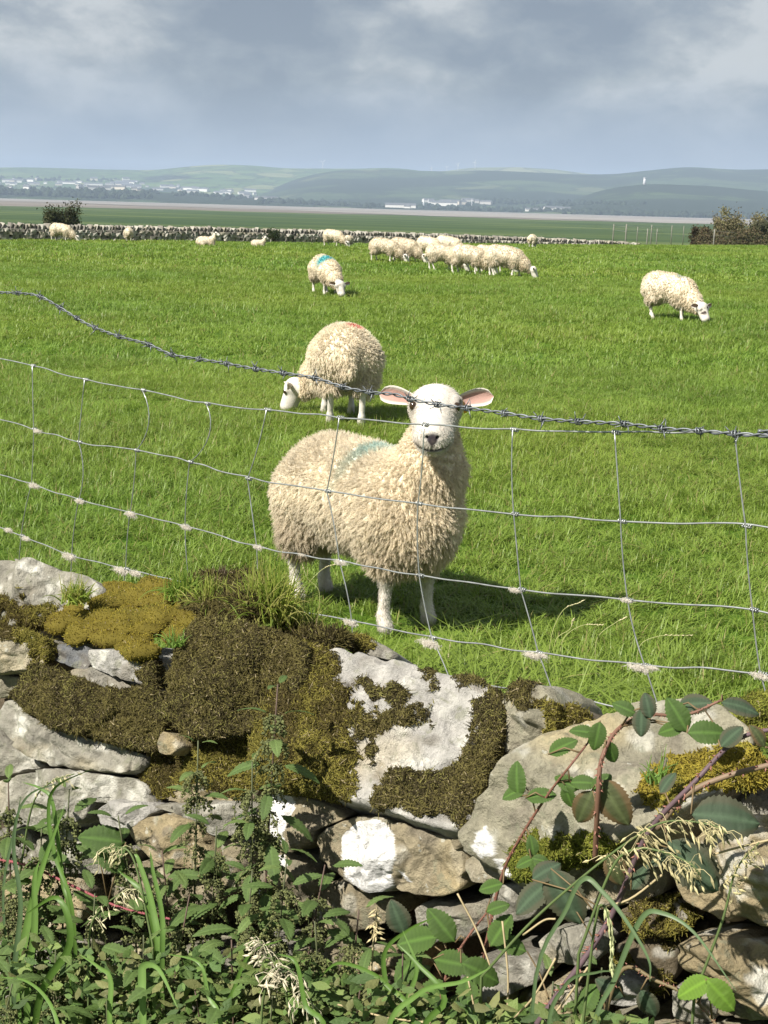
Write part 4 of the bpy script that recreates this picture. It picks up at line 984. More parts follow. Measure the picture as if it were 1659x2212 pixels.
for v in range(5):
    mb = MB(); a = np.linspace(0, 4.5 * math.pi, 22); mb.tube(np.stack([np.linspace(-.005, .005, 22), np.cos(a) * .0040, np.sin(a) * .0040], 1), .0011, 5)
    for k in range(4):
        th = rgf.uniform(0, 6.28) if k else rgf.uniform(1.2, 1.9); d_ = np.array([rgf.normal(0, .45), math.cos(th), math.sin(th)]); d_ /= np.linalg.norm(d_); s_ = np.array([(-.005, -.002, .002, .005)[k], 0, 0])
        mb.tube([s_ + d_ * .002, s_ + d_ * rgf.uniform(.011, .017)], [.0011, .0005], 5)
    me = mb.mesh('barb'); me.materials.append(barb_mat); bar_me.append(me)
for k, x in enumerate(BB):
    i = int(np.argmin(np.abs(bpx - x))); o = link('barb', bar_me[k % 5], stub, loc=tuple(bc[i] - fo)); q = Vector(T_[i]).to_track_quat('X', 'Z').to_euler(); o.rotation_euler = (rgf.uniform(-.5, .5), q.y, q.z)
post_near = mat_flat('fence_post_wood', (0.14, 0.115, 0.085), 0.95, nscale=30, namt=.5, bump=.9, bscale=60)
for e in (GX[0][0], GX[0][-1]):
    mb = MB(); b = e - fo + fn_ * -.05; mb.tube([b * [1, 1, 0] + [0, 0, -.3], b * [1, 1, 0] + [0, 0, .7], b * [1, 1, 0] + [0, 0, 1.36]], [.052, .05, .047], 12); link('post', mb.mesh('post'), stub, post_near)

# --- tufts of wool snagged on the wires
def wool_tuft(px, py, size, k, label):
    rg = np.random.default_rng(300 + k); c = fpt(px, py, .003); n = 260; K = 7; size *= .52; T = np.linspace(0, 1, K)
    d = rg.normal(0, 1, (n, 3)); d /= np.linalg.norm(d, axis=1)[:, None]
    root = d * rg.uniform(.1, .55, (n, 1)) * size * [1.0, 1.0, .8] + np.array([0, 0, -.35 * size]) + np.outer(rg.normal(0, 1.0, n), fdir) * size
    dr = rg.normal(0, 1, (n, 3)) + [0, 0, -.55]; dr /= np.linalg.norm(dr, axis=1)[:, None]
    wv = rg.normal(0, 1, (n, 3)); P = root[:, None] + dr[:, None] * (T * size * .7)[None, :, None] + wv[:, None] * (np.sin(T * 8 + rg.uniform(0, 6, (n, 1))) * size * .26)[..., None]
    col = np.array([.74, .70, .62]) * rg.uniform(.8, 1.1, (n, 1))
    o = hair('wool_tuft', P, (size * .026 * (1.1 - .5 * T))[None] * np.ones((n, 1)), wool_mat, None, col); o.location = tuple(c); tag(o, label, 'wool tuft', 'wool snagged on the netting')
LV = ('second wire from the top', 'third wire from the top', 'fourth wire from the top')
tf = [(80, 929, .010, 0, 'small'), (73, 1046, .014, 1, 'round'), (172, 1080, .012, 1, 'small'), (283, 1108, .014, 1, 'flat'), (402, 1136, .012, 1, 'thin'), (557, 1180, .010, 1, 'tiny'), (735, 1212, .011, 1, 'small'), (652, 1197, .006, 1, 'tiny'), (18, 1143, .012, 2, 'small'), (56, 1161, .012, 2, 'thin'), (150, 1198, .017, 2, 'round'), (262, 1228, .018, 2, 'fluffy'), (292, 1235, .014, 2, 'flat'),
      (757, 1342, .013, 2, 'dangling'), (929, 1386, .016, 2, 'fluffy'), (1112, 1272, .009, 1, 'thin'), (1352, 1294, .008, 1, 'tiny'), (1150, 1412, .013, 2, 'dangling'), (1172, 1414, .008, 2, 'tiny'), (1380, 1438, .014, 2, 'fluffy'), (1408, 1440, .008, 2, 'tiny'), (1643, 1456, .011, 2, 'round'), (1200, 1500, .009, 2, 'small')]
for k, (x, y, s_, l, w) in enumerate(tf): wool_tuft(x, y, s_, k, f'{w} tuft of white wool snagged on the {LV[l]} of the netting')
# ================================================================ NEAR DRY STONE WALL
W0 = np.array([-.08, 1.70, .8]); tw = np.array([.826, -.563, 0]); nw0 = np.array([-.563, -.826, 0.0]); nwb = unit([-.563, -.826, .12])
def wallpt(px, py, back=0.0):
    d = ray(px, py); t = ((W0 - nwb * back - cO) @ nwb) / (d @ nwb); return cO + d * t
def make_rock():
    m, t, b = mat_base('wall_rock', 0.92, 0.15)
    a = N(t, 'ShaderNodeAttribute', attribute_name='col'); tc = N(t, 'ShaderNodeTexCoord'); ob = tc.outputs['Object']
    n1 = N(t, 'ShaderNodeTexNoise', i_Scale=30.0, i_Detail=10.0, i_Roughness=0.68); L(t, ob, n1.inputs['Vector'])
    n2 = N(t, 'ShaderNodeTexNoise', i_Scale=210.0, i_Detail=6.0, i_Roughness=0.7); L(t, ob, n2.inputs['Vector'])
    n3 = N(t, 'ShaderNodeTexNoise', i_Scale=48.0, i_Detail=5.0, i_Roughness=0.6, i_Distortion=0.8); L(t, ob, n3.inputs['Vector'])
    c = mixc(t, 1.0, a.outputs[0], mth(t, 'MULTIPLY_ADD', n1.outputs[0], 1.5, 0.25), 'MULTIPLY')
    c = mixc(t, 1.0, c, mth(t, 'MULTIPLY_ADD', n2.outputs[0], 0.9, 0.55), 'MULTIPLY')
    bright = N(t, 'ShaderNodeSeparateColor'); L(t, a.outputs[0], bright.inputs[0]); stoneish = mth(t, 'GREATER_THAN', bright.outputs[2], 0.10); notwhite = mth(t, 'LESS_THAN', bright.outputs[2], 0.6); sm = mth(t, 'MULTIPLY', stoneish, notwhite)
    c = mixc(t, mth(t, 'MULTIPLY', ramp_fac(t, n3.outputs[0], .56, .64, .55), sm), c, (0.21, 0.215, 0.15))
    v = N(t, 'ShaderNodeTexVoronoi', i_Scale=70.0); L(t, ob, v.inputs['Vector']); spot = mth(t, 'MULTIPLY', mth(t, 'LESS_THAN', v.outputs['Distance'], 0.22), mth(t, 'GREATER_THAN', n1.outputs[0], 0.55))
    c = mixc(t, mth(t, 'MULTIPLY', mth(t, 'MULTIPLY', spot, 0.55), sm), c, (0.50, 0.50, 0.44))
    L(t, c, b.inputs['Base Color'])
    hgt = mth(t, 'ADD', mth(t, 'MULTIPLY', n1.outputs[0], 1.0), mth(t, 'MULTIPLY', n2.outputs[0], 0.35))
    bp = N(t, 'ShaderNodeBump', i_Strength=1.0, i_Distance=0.014); L(t, hgt, bp.inputs['Height']); L(t, bp.outputs[0], b.inputs['Normal'])
    return m
rock_mat = make_rock()
moss_mat = mat_attr('moss', 0.9, 0.1, nscale=45, namt=0.3, trans=0.2)
nwall = thing('dry_stone_wall', 'mossy rubble dry stone wall in front of the wire fence', 'wall', tuple(W0 * [1, 1, 0]))
nwo = np.array(nwall.location)
TONES = {k_: tuple(.62 * q for q in c_) for k_, c_ in {'grey': (.36, .34, .29), 'light': (.43, .41, .345), 'white': (.60, .58, .54), 'tan': (.43, .37, .25), 'buff': (.46, .43, .32), 'dark': (.16, .15, .14), 'slate': (.24, .25, .26), 'ochre': (.50, .41, .25), 'brown': (.22, .18, .12)}.items()}
MOSSC = {'brown': ((.072, .060, .024), (.115, .10, .035), (.05, .042, .02), (.15, .14, .045)), 'olive': ((.10, .095, .022), (.17, .15, .035), (.06, .05, .016), (.075, .06, .025)), 'gold': ((.10, .07, .025), (.17, .135, .024), (.22, .18, .03), (.25, .21, .035), (.15, .145, .03), (.12, .09, .02)), 'green': ((.10, .12, .02), (.16, .17, .03), (.07, .07, .016))}
def catmull_closed(P, n):
    P = np.asarray(P, float); m = len(P); out = []
    for i in range(m):
        a, b, c, d = P[i - 1], P[i], P[(i + 1) % m], P[(i + 2) % m]
        for t in np.linspace(0, 1, n, endpoint=False): out.append(.5 * (2 * b + (c - a) * t + (2 * a - 5 * b + 4 * c - d) * t * t + (3 * b - a - 3 * c + d) * t ** 3))
    return np.array(out)
def moss_strands(V, F, tri_ok, n, cols, ln, rad, seed, parent, name='moss', nmix=.8):
    rg = np.random.default_rng(seed); tri = np.concatenate([F[:, [0, 1, 2]], F[:, [0, 2, 3]]]); A, B, C = V[tri[:, 0]], V[tri[:, 1]], V[tri[:, 2]]
    cr = np.cross(B - A, C - A); ar = np.linalg.norm(cr, axis=1); w = ar * tri_ok[tri].mean(1)
    if w.sum() <= 0: return None
    n = int(min(n, w.sum() / 2 * 1000000)); n = max(n, 40)
    k = np.searchsorted(np.cumsum(w) / w.sum(), rg.random(n)); r1, r2 = np.sqrt(rg.random(n))[:, None], rg.random(n)[:, None]
    P = A[k] * (1 - r1) + B[k] * r1 * (1 - r2) + C[k] * r1 * r2; NN = cr[k] / (ar[k][:, None] + 1e-12)
    D = NN * nmix + rg.normal(0, .55, (n, 3)) + [0, 0, .12]; D /= np.linalg.norm(D, axis=1)[:, None]; K = 4; T = np.linspace(0, 1, K)
    l = ln * rg.uniform(.5, 1.3, n); bend = rg.normal(0, .4, (n, 3))
    S_ = P[:, None] - NN[:, None] * .002 + D[:, None] * (l[:, None] * T[None])[..., None] + bend[:, None] * (l[:, None] * (T ** 2)[None])[..., None]
    cl = np.array(cols); q = np.clip(((fbm(P * 26, 3, seed) * .5 + .5) * len(cl) + rg.normal(0, .55, n)).astype(int), 0, len(cl) - 1)
    col = cl[q] * rg.uniform(.65, 1.4, (n, 1)); fl = rg.random(n) < .02; col[fl] = np.array((.30, .25, .15))
    return hair(name, S_, (rad * (1.15 - .75 * T))[None] * rg.uniform(.8, 1.2, (n, 1)), moss_mat, parent, col)
def stone(poly, tone, back=0.0, tilt=14, bulge=.035, thick=.13, seed=0, pw=5.5, moss=(), white=(), rough=1.0, res=1.0, yaw=0.0, spots=.4, name='stone', strata=0.0, label=None, facets=12):
    """a rough stone: outline in the wall face, domed front, tapering back into the wall.
    moss: (polygon or None, colour key, coverage); white: polygons of white lichen"""
    poly = np.array(poly, float); c2 = poly.mean(0)
    P0 = wallpt(c2[0], c2[1], back); tl = math.radians(tilt)
    n0 = unit(nw0 * math.cos(yaw) + tw * math.sin(yaw)); n = unit(n0 * math.cos(tl) + np.array([0, 0, 1]) * math.sin(tl)); e1 = unit(np.cross([0, 0, 1], n)); e2 = np.cross(n, e1)
    def onplane(q):
        d = ray(*q); return cO + d * (((P0 - cO) @ n) / (d @ n))
    O = np.array([onplane(q) for q in poly]); o2 = np.stack([(O - P0) @ e1, (O - P0) @ e2], 1)
    o2 = .5 * catmull_closed(o2, 8) + .5 * np.concatenate([o2[i_] + (o2[(i_ + 1) % len(o2)] - o2[i_]) * np.linspace(0, 1, 8, endpoint=False)[:, None] for i_ in range(len(o2))])
    cen = o2.mean(0); rel = o2 - cen; ang = np.unwrap(np.arctan2(rel[:, 1], rel[:, 0]))
    size = np.sqrt((rel ** 2).sum(1)).mean(); NA = int(np.clip(size * 1700 * res, 40, 190)); NR = int(np.clip(size * 620 * res, 14, 72))
    seglen = np.concatenate([[0], np.cumsum(np.linalg.norm(np.diff(np.vstack([o2, o2[:1]]), axis=0), axis=1))]); u = np.linspace(0, seglen[-1], NA, endpoint=False)
    cl_ = np.vstack([o2, o2[:1]]); out = np.stack([np.interp(u, seglen, cl_[:, 0]), np.interp(u, seglen, cl_[:, 1])], 1) - cen
    rings = []
    for j in range(NR + 1):
        s = (j / NR); s_ = s ** .8; rings.append(np.column_stack([out * s_ + cen, np.full(NA, bulge * (max(0, 1 - s_ ** pw)) ** .42)]))
    nb = 7
    for j in range(1, nb + 1):
        q = j / nb; rings.append(np.column_stack([out * (1 + .015 * math.sin(q * 3)) * (1 - .22 * q ** 2) + cen, np.full(NA, -thick * q)]))
    R = np.array(rings); loc = R.reshape(-1, 3)
    # broken faces: the dome is cut by random sloping planes
    rgp = np.random.default_rng(seed + 900); nf_ = (NR + 1) * NA; hg = loc[:nf_, 2].copy()
    for q in range(facets):
        a = rgp.uniform(0, 6.283); sl = rgp.uniform(.2, 1.1) * bulge / size; lim = bulge * rgp.uniform(.45, .98) - sl * ((loc[:nf_, 0] - cen[0]) * math.cos(a) + (loc[:nf_, 1] - cen[1]) * math.sin(a)) * rgp.uniform(.6, 1.6)
        hg = np.minimum(hg, np.maximum(lim, .25 * hg))
    loc[:nf_, 2] = hg
    V = P0 + np.outer(loc[:, 0], e1) + np.outer(loc[:, 1], e2) + np.outer(loc[:, 2], n)
    rr = rough * min(1.0, size / .06)
    nz = fbm(V * 13 + seed * 3.1, 3, seed) * .011 + fbm(V * 45 + seed, 3, seed + 3) * .0055 + fbm(V * 150, 2, seed + 6) * .0012
    ridg = (1 - np.abs(fbm(V * 17 + 5.5 * seed, 3, seed + 9)) * 2.2); nz = nz - np.clip(ridg - .70, 0, 1) * .020
    if strata: nz = nz + strata * (np.abs(((V @ unit(e2 + .25 * e1)) * 60 + 1.5 * fbm(V * 12, 2, seed + 4)) % 1 - .5) - .25) * .012
    rad_dir = np.outer(loc[:, 0] - cen[0], e1) + np.outer(loc[:, 1] - cen[1], e2); rad_dir /= np.linalg.norm(rad_dir, axis=1)[:, None] + 1e-9
    edge = np.clip(np.concatenate([np.repeat((np.arange(NR + 1) / NR) ** 2, NA), np.ones(nb * NA)]), 0, 1)[:, None]
    dirn = n * (1 - .6 * edge) + rad_dir * .7 * edge
    V = V + dirn * (nz * rr)[:, None]
    V = V + dirn * (fbm(V * 60 + 2, 3, seed + 60) * .0022 * rr)[:, None]
    # flatten the centre ring
    V[:NA] = V[:NA].mean(0)
    px, py = proj(V); front = np.concatenate([np.ones((NR + 1) * NA), np.zeros(nb * NA)])
    jx = fbm(V * 50, 3, seed + 20) * 20 + vnoise(V * 260, seed + 22) * 9; jy = fbm(V * 50 + 9, 3, seed + 21) * 20 + vnoise(V * 260 + 5, seed + 23) * 9
    base = np.array(TONES[tone]); n1 = fbm(V * 16 + seed, 4, seed + 30)[:, None]; n2 = fbm(V * 70, 3, seed + 31)[:, None]; n3 = fbm(V * 32 + 40, 3, seed + 32)[:, None]
    col = base * (1 + .22 * n1 + .22 * n2)
    k = np.clip(n3 * 5 - .9, 0, 1) * spots; col = col * (1 - k) + np.array((.62, .61, .55)) * k                  # pale lichen rounds
    k = np.clip(-n3 * 4 - 1.0, 0, 1) * .6; col = col * (1 - k) + np.array((.17, .15, .12)) * k                   # dark weathering
    k = np.clip(fbm(V * 9 + 3, 2, seed + 33)[:, None] * 3 - .6, 0, 1) * .45; col = col * (1 - k) + np.array((.44, .35, .18)) * k
    wmask = np.zeros(len(V))
    for pl in white: wmask = np.maximum(wmask, inpoly(px + jx * .22, py + jy * .22, pl) * front)
    col = np.where(wmask[:, None] > .5, np.array((.68, .675, .66)) * (1 + .05 * n2), col)
    V = V + dirn * (wmask * .0010)[:, None]
    i = np.arange((NR + 1 + nb) * NA).reshape(-1, NA); nx_ = np.roll(i, -1, 1)
    F = np.stack([i[:-1], i[1:], nx_[1:], nx_[:-1]], -1).reshape(-1, 4)
    ok_all = []
    for pl, key, cov in moss:
        m_ = (inpoly(px + jx, py + jy, pl) if pl is not None else np.ones(len(V), bool)) * front
        if pl is not None: m_ = np.maximum(m_, inpoly(px + jx * 1.8, py + jy * 1.8, pl) * front * (vnoise(V * 170 + 3, seed + 55) > .15))
        if cov < 1: m_ = m_ * (fbm(V * 38 + 7, 3, seed + 50) * .5 + .5 < cov * .62 + .19)
        ok_all.append((m_, key)); c0 = np.array(MOSSC[key]).mean(0) * .7
        col = np.where(m_[:, None] > .5, c0 * (1 + .3 * n2), col)
        V = V + dirn * (m_ * (.001 + .010 * np.clip(fbm(V * 36, 3, seed + 51) + .05, 0, 1)))[:, None]
    o = link(name, new_mesh('wall_stone', V - nwo, F, np.clip(col, .01, .85)), nwall, rock_mat)
    if label: o['label'] = label
    for q, (m_, key) in enumerate(ok_all):
        moss_strands(V - nwo, F, m_, 90000, MOSSC[key], .0055 if key != 'gold' else .004, .00062, seed + 70 + q, o)
    return o
ALL = None
stone([(-90, 1225), (0, 1210), (60, 1208), (120, 1225), (190, 1245), (215, 1275), (195, 1310), (120, 1340), (20, 1360), (-90, 1370)], 'light', .14, 32, .06, .16, 1, moss=[([(-90, 1300), (40, 1300), (120, 1312), (130, 1400), (-90, 1400)], 'olive', .9)], spots=.7)
stone([(-60, 1375), (0, 1368), (45, 1365), (95, 1385), (102, 1420), (80, 1445), (0, 1458), (-60, 1450)], 'light', .04, 20, .04, .14, 2, moss=[([(-60, 1350), (60, 1350), (110, 1385), (110, 1450), (85, 1440), (70, 1385), (-60, 1385)], 'olive', .9)])
stone([(-50, 1458), (0, 1456), (40, 1462), (56, 1482), (40, 1500), (0, 1508), (-50, 1505)], 'buff', .05, 10, .03, .12, 3)
stone([(92, 1400), (130, 1390), (185, 1395), (200, 1425), (185, 1448), (150, 1442), (110, 1425)], 'slate', .06, 30, .015, .12, 4, strata=1.0, spots=.8)
stone([(195, 1405), (250, 1406), (325, 1428), (340, 1490), (290, 1470), (230, 1452), (200, 1440)], 'white', .03, 10, .022, .14, 5, spots=.9, moss=[([(300, 1420), (350, 1420), (350, 1500), (310, 1480)], 'brown', .9)])
stone([(155, 1450), (200, 1443), (240, 1455), (290, 1488), (280, 1500), (220, 1495), (165, 1482)], 'grey', .03, 35, .02, .12, 6)
stone([(28, 1505), (45, 1465), (80, 1438), (150, 1462), (250, 1492), (345, 1495), (360, 1540), (345, 1600), (330, 1622), (295, 1615), (185, 1588), (90, 1552)], 'brown', .01, 28, .035, .15, 7, pw=8, rough=1.3, moss=[(None, 'brown', 1)], res=1.0)
stone([(355, 1530), (358, 1480), (375, 1420), (405, 1362), (440, 1336), (520, 1343), (600, 1370), (660, 1400), (650, 1480), (600, 1555), (540, 1580), (470, 1595), (400, 1592), (370, 1570)], 'brown', .02, 30, .045, .2, 8, pw=10, rough=1.4, moss=[(None, 'brown', 1)])
slab = [(590, 1440), (625, 1392), (715, 1400), (850, 1425), (1000, 1463), (1072, 1485), (1088, 1530), (1075, 1605), (1048, 1690), (1022, 1765), (1000, 1798), (940, 1788), (850, 1760), (760, 1727), (640, 1702), (565, 1690), (545, 1640), (560, 1540)]
stone(slab, 'white', .02, 40, .030, .2, 9, pw=12, spots=.5, strata=.5, rough=.9, facets=4,
      moss=[([(500, 1380), (640, 1380), (700, 1400), (735, 1440), (720, 1470), (760, 1490), (750, 1530), (790, 1560), (740, 1580), (770, 1640), (760, 1680), (770, 1735), (640, 1715), (500, 1700)], 'olive', 1),
            ([(850, 1665), (880, 1655), (930, 1680), (975, 1660), (1018, 1610), (1034, 1560), (1030, 1535), (1052, 1512), (1066, 1492), (1100, 1500), (1090, 1620), (1040, 1710), (985, 1775), (940, 1760), (880, 1745), (805, 1730), (820, 1690)], 'brown', 1),
            ([(760, 1540), (820, 1550), (870, 1530), (920, 1540), (920, 1560), (860, 1570), (810, 1585), (770, 1580)], 'brown', .75), ([(770, 1480), (800, 1470), (830, 1490), (890, 1500), (870, 1520), (800, 1500)], 'brown', .7), ([(920, 1450), (940, 1450), (935, 1500), (920, 1490)], 'brown', .7), ([(960, 1440), (1080, 1480), (1080, 1496), (1000, 1474)], 'brown', .4),
            ([(770, 1590), (800, 1600), (810, 1640), (780, 1640)], 'brown', .7)])
stone([(300, 1640), (330, 1625), (400, 1600), (480, 1600), (545, 1590), (575, 1640), (570, 1690), (530, 1745), (420, 1748), (340, 1725), (312, 1695)], 'tan', .03, 16, .05, .15, 10, moss=[([(300, 1580), (590, 1570), (590, 1700), (500, 1720), (420, 1690), (330, 1720), (290, 1690)], 'olive', .85)])
stone([(1088, 1500), (1120, 1474), (1165, 1479), (1195, 1508), (1207, 1560), (1192, 1602), (1140, 1628), (1095, 1622), (1078, 1580)], 'buff', .06, 18, .05, .15, 11, pw=2.4, moss=[([(1085, 1470), (1160, 1470), (1150, 1510), (1125, 1540), (1110, 1500)], 'brown', .8), ([(1170, 1510), (1215, 1520), (1215, 1610), (1180, 1600)], 'olive', .9)])
stone([(1190, 1540), (1225, 1525), (1260, 1545), (1275, 1575), (1230, 1610), (1195, 1605)], 'brown', .09, 20, .03, .12, 12, moss=[(None, 'olive', 1)])
stone([(1000, 1792), (1040, 1742), (1100, 1662), (1190, 1592), (1290, 1542), (1390, 1513), (1470, 1510), (1560, 1528), (1612, 1562), (1625, 1610), (1600, 1680), (1540, 1740), (1480, 1790), (1400, 1835), (1330, 1862), (1220, 1860), (1130, 1905), (1080, 1886), (1020, 1848), (995, 1815)], 'buff', .0, 34, .085, .2, 13, pw=3.4, spots=.45, rough=1.0, facets=5,
      white=[[(1020, 1830), (1030, 1795), (1048, 1785), (1065, 1810), (1068, 1850), (1040, 1850)], [(1065, 1855), (1100, 1858), (1140, 1885), (1132, 1910), (1085, 1890)]],
      moss=[([(1100, 1830), (1140, 1800), (1190, 1815), (1240, 1808), (1300, 1800), (1335, 1830), (1300, 1870), (1200, 1890), (1120, 1900)], 'green', .95), ([(1380, 1700), (1420, 1660), (1470, 1640), (1540, 1620), (1640, 1610), (1640, 1700), (1520, 1700), (1470, 1740), (1400, 1740)], 'gold', .8)])
stone([(1585, 1540), (1620, 1508), (1660, 1498), (1720, 1510), (1720, 1600), (1640, 1590), (1600, 1570)], 'brown', .08, 26, .04, .14, 14, moss=[(None, 'green', 1)])
stone([(1455, 1895), (1480, 1840), (1530, 1795), (1600, 1770), (1680, 1762), (1760, 1800), (1760, 2020), (1660, 2004), (1560, 1986), (1480, 1950)], 'ochre', -.03, 22, .07, .18, 15, strata=.6, spots=.6)
stone([(1468, 2045), (1500, 2014), (1560, 2005), (1620, 2015), (1680, 2045), (1760, 2070), (1760, 2215), (1660, 2198), (1580, 2155), (1500, 2112), (1470, 2080)], 'ochre', -.05, 18, .07, .18, 16, rough=1.3, spots=.8)
stone([(675, 1820), (700, 1786), (775, 1757), (855, 1764), (920, 1795), (990, 1820), (1002, 1860), (990, 1920), (940, 1936), (850, 1930), (790, 1925), (720, 1888), (690, 1862)], 'tan', -.005, 10, .05, .16, 17, white=[[(738, 1850), (740, 1810), (770, 1778), (800, 1770), (835, 1780), (852, 1810), (856, 1850), (846, 1880), (850, 1920), (840, 1932), (800, 1930), (770, 1915), (745, 1895)], [(862, 1880), (875, 1885), (890, 1905), (880, 1905)]], spots=.3)
stone([(560, 1800), (572, 1740), (590, 1712), (645, 1720), (735, 1750), (745, 1768), (684, 1792), (664, 1830), (625, 1838), (580, 1825)], 'tan', .0, 8, .035, .14, 18, white=[[(570, 1760), (585, 1720), (600, 1708), (632, 1715), (640, 1745), (625, 1770), (612, 1800), (618, 1825), (595, 1820), (578, 1800)]], spots=.2)
stone([(552, 1870), (580, 1842), (640, 1842), (668, 1860), (690, 1905), (665, 1955), (600, 1972), (555, 1940)], 'tan', .01, 6, .04, .14, 19, white=[[(590, 1850), (615, 1845), (625, 1870), (605, 1880)], [(555, 1910), (570, 1905), (575, 1940), (556, 1940)]])
stone([(668, 1945), (690, 1908), (750, 1898), (800, 1930), (840, 1945), (838, 1995), (760, 2015), (685, 2005)], 'tan', .02, 6, .04, .14, 20)
stone([(893, 1965), (930, 1945), (1000, 1943), (1050, 1953), (1075, 1990), (1000, 2032), (920, 2035), (898, 2005)], 'light', .02, 10, .04, .14, 21)
stone([(998, 1866), (1020, 1850), (1060, 1860), (1092, 1892), (1080, 1908), (1025, 1900)], 'light', .0, 8, .02, .1, 22)
stone([(1062, 1935), (1085, 1912), (1135, 1912), (1165, 1940), (1150, 1980), (1095, 1985)], 'light', .0, 8, .03, .12, 23)
stone([(0, 1545), (15, 1516), (35, 1512), (90, 1552), (185, 1592), (310, 1630), (300, 1660), (250, 1672), (110, 1655), (40, 1615)], 'light', .01, 24, .035, .15, 24, strata=.5, spots=.7)
stone([(-40, 1700), (40, 1672), (110, 1660), (250, 1676), (305, 1690), (328, 1748), (255, 1722), (205, 1726), (180, 1772), (100, 1785), (20, 1775), (-40, 1750)], 'light', .0, 20, .045, .15, 25, spots=.6)
stone([(-60, 1570), (0, 1580), (40, 1620), (100, 1655), (40, 1668), (-60, 1690)], 'light', .03, 15, .04, .14, 26)
stone([(205, 1750), (240, 1724), (300, 1732), (328, 1757), (295, 1788), (265, 1795), (215, 1780)], 'white', -.01, 10, .03, .12, 27)
stone([(280, 1795), (315, 1770), (365, 1763), (425, 1777), (445, 1822), (462, 1862), (400, 1880), (335, 1855), (297, 1825)], 'ochre', -.01, 12, .04, .14, 28, strata=.4)
stone([(335, 1742), (420, 1738), (510, 1735), (555, 1768), (548, 1805), (470, 1800), (420, 1772), (370, 1757)], 'light', .0, 8, .03, .13, 29)
stone([(75, 1815), (150, 1790), (205, 1832), (250, 1850), (240, 1890), (160, 1885), (85, 1865)], 'light', .02, 8, .035, .13, 30)
stone([(-40, 1800), (60, 1795), (78, 1860), (20, 1885), (-40, 1880)], 'grey', .03, 8, .03, .13, 31)
stone([(10, 1890), (100, 1872), (165, 1905), (175, 1985), (100, 2015), (20, 1995)], 'ochre', .01, 6, .04, .13, 32)
stone([(455, 1840), (500, 1812), (550, 1815), (575, 1850), (545, 1920), (480, 1912)], 'tan', .02, 6, .035, .13, 33)
stone([(250, 1880), (330, 1870), (440, 1890), (470, 1930), (430, 1980), (300, 1985), (250, 1940)], 'tan', .03, 6, .035, .13, 34)
stone([(1335, 1968), (1400, 1945), (1455, 1940), (1495, 1985), (1472, 2015), (1370, 2018)], 'brown', .01, 6, .035, .13, 35, moss=[(None, 'olive', .6)])
stone([(1330, 2040), (1400, 2025), (1468, 2032), (1468, 2095), (1440, 2135), (1380, 2125), (1335, 2085)], 'brown', .02, 6, .035, .13, 36, moss=[(None, 'olive', .5)])
stone([(1215, 1895), (1260, 1872), (1350, 1868), (1440, 1880), (1440, 1930), (1340, 1960), (1250, 1965)], 'tan', .01, 10, .04, .13, 37)
stone([(1165, 2035), (1210, 2000), (1275, 1990), (1318, 2030), (1285, 2078), (1190, 2078)], 'light', .01, 6, .035, .13, 38)
stone([(1300, 2120), (1350, 2105), (1395, 2130), (1385, 2175), (1310, 2168)], 'white', .0, 6, .025, .11, 39)
stone([(995, 2090), (1060, 2062), (1140, 2075), (1160, 2125), (1070, 2155), (1000, 2135)], 'grey', .01, 6, .035, .13, 40)
stone([(738, 1386), (770, 1376), (800, 1378), (848, 1406), (842, 1425), (770, 1408)], 'grey', .22, 30, .02, .12, 41, moss=[([(730, 1370), (800, 1370), (790, 1420), (740, 1410)], 'olive', .8)])
stone([(1095, 1630), (1190, 1605), (1180, 1650), (1110, 1720), (1070, 1740), (1060, 1690)], 'dark', .12, 4, .03, .12, 42)
stone([(975, 1815), (1000, 1795), (1015, 1800), (1010, 1825), (985, 1835)], 'tan', -.005, 4, .012, .08, 43)
stone([(340, 1605), (352, 1580), (372, 1590), (385, 1612), (370, 1630), (345, 1625)], 'ochre', -.01, 20, .012, .08, 44)
stone([(1480, 1760), (1530, 1735), (1600, 1700), (1660, 1690), (1740, 1700), (1740, 1780), (1640, 1765), (1540, 1790)], 'grey', .05, 30, .03, .13, 45, moss=[(None, 'olive', .45)])
# stones of the lower courses, mostly behind the nettles
rgw = np.random.default_rng(77); sid = 60
yy = 2045
while yy < 2560:
    xx = -80 + rgw.uniform(-40, 40); hh = rgw.uniform(62, 95)
    while xx < 1780:
        ww = rgw.uniform(90, 190); cx, cy = xx + ww / 2, yy + hh / 2 + rgw.normal(0, 6)
        used = any(abs(cx - a) < 150 and abs(cy - b) < 62 for a, b in ((1640, 2100), (1400, 2080), (1340, 2140), (1240, 2035), (1075, 2105)))
        if not used:
            pl = [(cx + bx_ * ww * .49 * rgw.uniform(.82, 1.05), cy + by_ * hh * .49 * rgw.uniform(.78, 1.05)) for bx_, by_ in ((-1, -.7), (-.5, -1), (.4, -1), (1, -.8), (1, .5), (.7, 1), (-.3, 1), (-1, .8))]
            stone(pl, rgw.choice(['tan', 'grey', 'light', 'buff', 'ochre']), .02 + rgw.uniform(-.015, .02), 6, .035, .12, sid, res=.55); sid += 1
        xx += ww
    yy += hh
